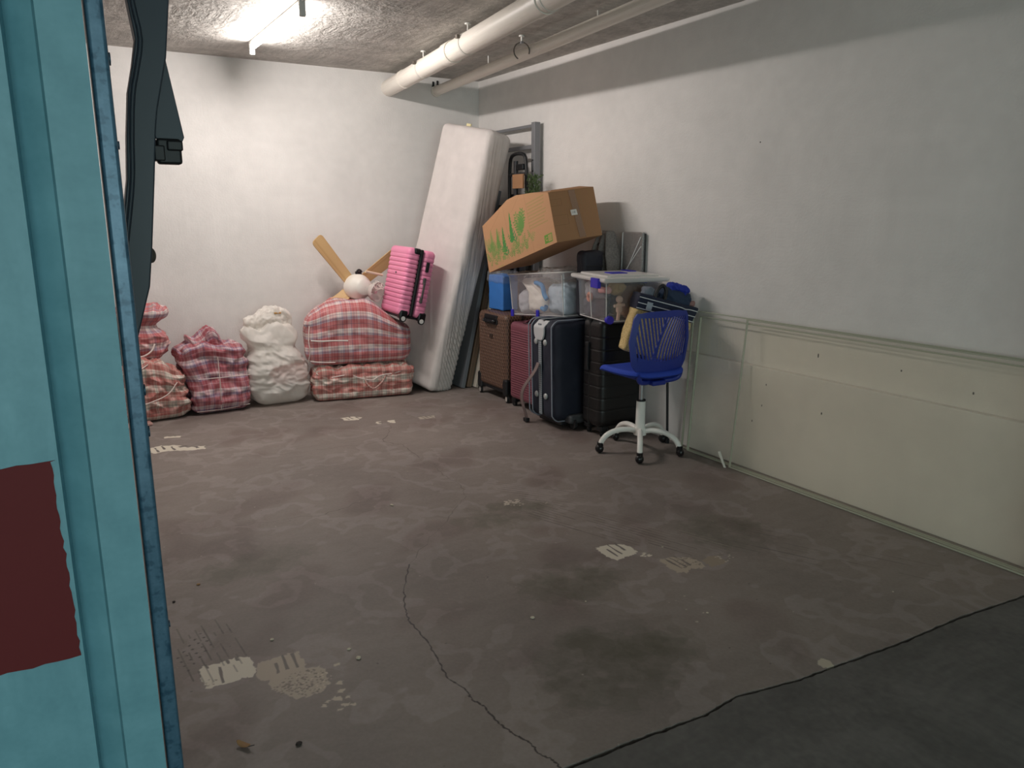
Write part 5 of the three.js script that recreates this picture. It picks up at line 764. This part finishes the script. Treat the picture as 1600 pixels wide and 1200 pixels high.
// ---------------------------------------------------------------- straw tote on the chair, clothes in it
{
  const a = V(2.84, 0, -3.505), b = V(3.16, 0, -3.378), turn = Math.atan2(-(b.z - a.z), b.x - a.x), c = a.clone().add(b).multiplyScalar(0.5);
  const t = thing('straw_tote', 'straw tote bag with a navy white-striped top on the blue chair', 'bag', [c.x, 0.577, c.z], turn);
  t.rotation.z = -0.26; t.rotation.order = 'YXZ';
  const straw = canvasTex(512, 512, (q) => { q.fillStyle = '#e2cc96'; q.fillRect(0, 0, 512, 512); for (let i = 0; i < 5200; i++) { const x = rnd(0, 512), y = rnd(0, 512), l = rnd(8, 22), an = rnd() > 0.5 ? 0.7 : 2.4; q.strokeStyle = ['rgba(232,206,140,0.7)', 'rgba(160,124,58,0.7)', 'rgba(212,176,104,0.7)', 'rgba(120,92,44,0.55)'][(rnd(0, 4)) | 0]; q.lineWidth = rnd(1.5, 4); q.beginPath(); q.moveTo(x, y); q.lineTo(x + Math.cos(an) * l, y + Math.sin(an) * l); q.stroke(); } }); straw.repeat.set(5, 5);
  const W = 0.345, H = 0.345, D = 0.12;
  const shape = (q, N, v) => { const k = 0.010 * fbm(q[0] * 8, q[1] * 8, q[2] * 8 + 5, 3); return [q[0] * (0.97 + 0.10 * v) + N[0] * k - 0.02 * (1 - v), q[1] + H / 2 + N[1] * k * (v > 0.5 ? 0.5 : 0), q[2] * (0.9 + 0.25 * v) + N[2] * k]; };
  mesh('straw_body', soft(W, H - 0.085, D, { r: 0.02, n: [24, 16, 8], move: (q, N, h) => { const p = [q[0], q[1] - 0.0425, q[2]]; return shape(p, N, (p[1] + H / 2) / H); } }), mat(0xffffff, 0.8, { map: straw }), t);
  mesh('navy_band', soft(W + 0.004, 0.095, D + 0.004, { r: 0.010, n: [24, 8, 8], move: (q, N) => { const p = [q[0], q[1] + H / 2 - 0.045, q[2]]; return shape(p, N, (p[1] + H / 2) / H); } }), mat(0x1d2238, 0.75), t);
  for (const y of [0.262, 0.293, 0.326]) { const pts = []; for (let i = 0; i <= 14; i++) { const x = (-0.5 + i / 14) * W, v = y / H, q = shape([x, y - H / 2, D / 2 + 0.004], [0, 0, 1], v); pts.push(V(q[0], y + (i === 11 ? -0.004 : 0), q[2] + 0.001)); } mesh('white_stripe', tube(pts, 0.0026, 40, 6), mat(0xe6e6e6, 0.6), t); }
  mesh('handle', tube([[-0.09, 0.33, 0.06], [-0.085, 0.39, 0.055], [-0.06, 0.42, 0.05], [-0.035, 0.40, 0.05], [-0.03, 0.345, 0.06]], 0.011, 30, 8), M.black, t);
  mesh('tag', box(0.035, 0.05, 0.003, -0.115, 0.285, D / 2 + 0.018, 0.001), mat(0xdfe4ea, 0.2, { transmission: 0.5, thickness: 0 }), t);
  const cl = (name, label, geo, col) => { const o = tag(mesh(name, geo, mat(col, 0.85)), label, 'clothes'); o.position.copy(t.position); o.rotation.copy(t.rotation); };
  cl('clothes', 'dark teal clothes stuffed in the straw tote', lump(0.20, 0.10, 0.09, 0.04, 0.365, 0, 0.014, 101, 0.035, 12), 0x2b3a52);
  cl('clothes', 'royal blue crumpled garment on top of the straw tote', lump(0.12, 0.055, 0.08, 0.055, 0.42, -0.01, 0.018, 111, 0.02, 16), 0x23349c);
  cl('clothes', 'grey garment at the left of the straw tote', lump(0.08, 0.06, 0.08, -0.115, 0.36, 0, 0.012, 121, 0.025, 14), 0x767c88);
  cl('clothes', 'dusty pink garment corner at the wall end of the straw tote', lump(0.05, 0.03, 0.06, 0.148, 0.362, 0, 0.006, 131, 0.012, 14), 0x9c7672);
  const pole = thing('black_pole', 'thin black pole standing behind the blue chair', 'pole', [3.20, 0, -3.49]);
  mesh('pole', bar(V(0, 0.012, 0.02), V(-0.01, 0.55, 0), 0.008, 10), M.black, pole); mesh('rubber_tip', bar(V(0, 0.001, 0.02), V(0, 0.03, 0.02), 0.013, 10), M.blackRubber, pole);
}

// ---------------------------------------------------------------- clear sheets leaning on the right wall
{
  M.pane = mat(new THREE.Color().setRGB(1, 0.992, 0.965), 0.05, { transmission: 0.97, thickness: 0, specularIntensity: 0.5, side: THREE.DoubleSide }); M.edge = mat(0xbfc2ae, 0.35, { transmission: 0.15, thickness: 0 });
  const sheet = (label, x0, x1, z0, z1, h, edgeW) => {
    const lean = Math.atan2(x1 - x0, h), len = h / Math.cos(lean), L = z1 - z0, t = thing('glass_sheet', label, 'glass sheet', [x0, 0.003, (z0 + z1) / 2], 0, 'clear sheets against the right wall');
    t.rotation.z = -lean; const e = 0.007;
    mesh('pane', (() => { const g = new THREE.PlaneGeometry(L - 2 * e, len - 2 * e); g.rotateY(-Math.PI / 2); g.translate(0, len / 2, 0); return g; })(), M.pane, t);
    mesh('top_edge', box(0.0065, e, L, 0, len - e / 2, 0, 0.002), M.edge, t);
    mesh('bottom_edge', box(0.0065, e, L, 0, e / 2, 0, 0.002), M.edge, t);
    mesh('side_edge', box(edgeW, len - 2 * e, e * 1.6, 0, len / 2, -L / 2 + e, 0.002), M.edge, t);
    mesh('side_edge', box(0.0065, len - 2 * e, e, 0, len / 2, L / 2 - e / 2, 0.002), M.edge, t);
    return t;
  };
  sheet('long clear sheet nearest the wall, its pale end edge behind the chair', 3.212, 3.258, -3.36, -1.35, 0.842, 0.010);
  sheet('long clear sheet in the middle of the leaning stack', 3.194, 3.246, -3.29, -1.34, 0.815, 0.014);
  sheet('front clear sheet with its white corner further from the chair', 3.172, 3.240, -2.93, -1.36, 0.838, 0.007);
  const chip = tag(mesh('white_sliver', (() => { const s = new THREE.Shape([[0, 0], [0.012, 0.0], [0.052, 0.085], [0.040, 0.09]].map(p => new THREE.Vector2(...p))); const g = new THREE.ExtrudeGeometry(s, { depth: 0.006, bevelEnabled: false }); g.rotateY(Math.PI * 0.62); g.translate(3.155, 0.001, -2.935); return g; })(), mat(0xe6e4da, 0.35)), 'small white shard at the foot of the clear sheets', 'sliver');  // pale sliver at the lower end corner of the front sheet
}

// ---------------------------------------------------------------- small litter on the floor
{
  const pale = mat(0xcfc4b0, 0.8), tan = mat(0x9c7a52, 0.8), dark = mat(0x2e2825, 0.8);
  const crumb = (x, z, s, m, name, label, group) => { const g = new THREE.DodecahedronGeometry(1, 0), p = g.attributes.position; g.scale(s * rnd(0.7, 1.2), s * 0.35, s * rnd(0.5, 0.9)); g.rotateY(rnd(0, 6)); g.translate(x, s * 0.30, z); tag(mesh(name, g, m), label, 'litter', group); };
  for (const [x, z, s] of [[1.334, -2.096, 0.010], [0.716, -2.169, 0.012], [1.316, -3.364, 0.012], [0.504, -2.424, 0.009], [1.567, -2.096, 0.005], [1.893, -1.804, 0.006], [0.707, -2.235, 0.009], [2.613, -1.559, 0.005], [2.133, -2.313, 0.005]]) crumb(x, z, s, pale, 'paint_chip', 'small pale paint chip lying loose on the grey floor', 'pale chips on the floor');
  crumb(0.257, -2.871, 0.009, dark, 'pebble', 'tiny dark pebble on the floor near the door edge'); crumb(0.358, -2.970, 0.009, tan, 'pebble', 'tiny tan pebble on the floor near the door edge');
  crumb(0.436, -1.857, 0.010, dark, 'bark_crumb', 'dark crumb on the floor at the bottom of the view');
  const lf = thing('dry_leaf', 'curled dry tan leaf on the floor at the bottom left', 'leaf', [0.306, 0.002, -1.923], 0.6);
  mesh('leaf_blade', (() => { const g = new THREE.SphereGeometry(1, 12, 8); g.scale(0.010, 0.0016, 0.024); return warp(g, (x, y, z) => [x, y + 0.004 + z * z * 14, z]); })(), tan, lf);
  mesh('leaf_stem', bar(V(0, 0.004, 0.015), V(0.004, 0.012, 0.034), 0.0012, 6), dark, lf);
}
renderer.render(scene, camera);
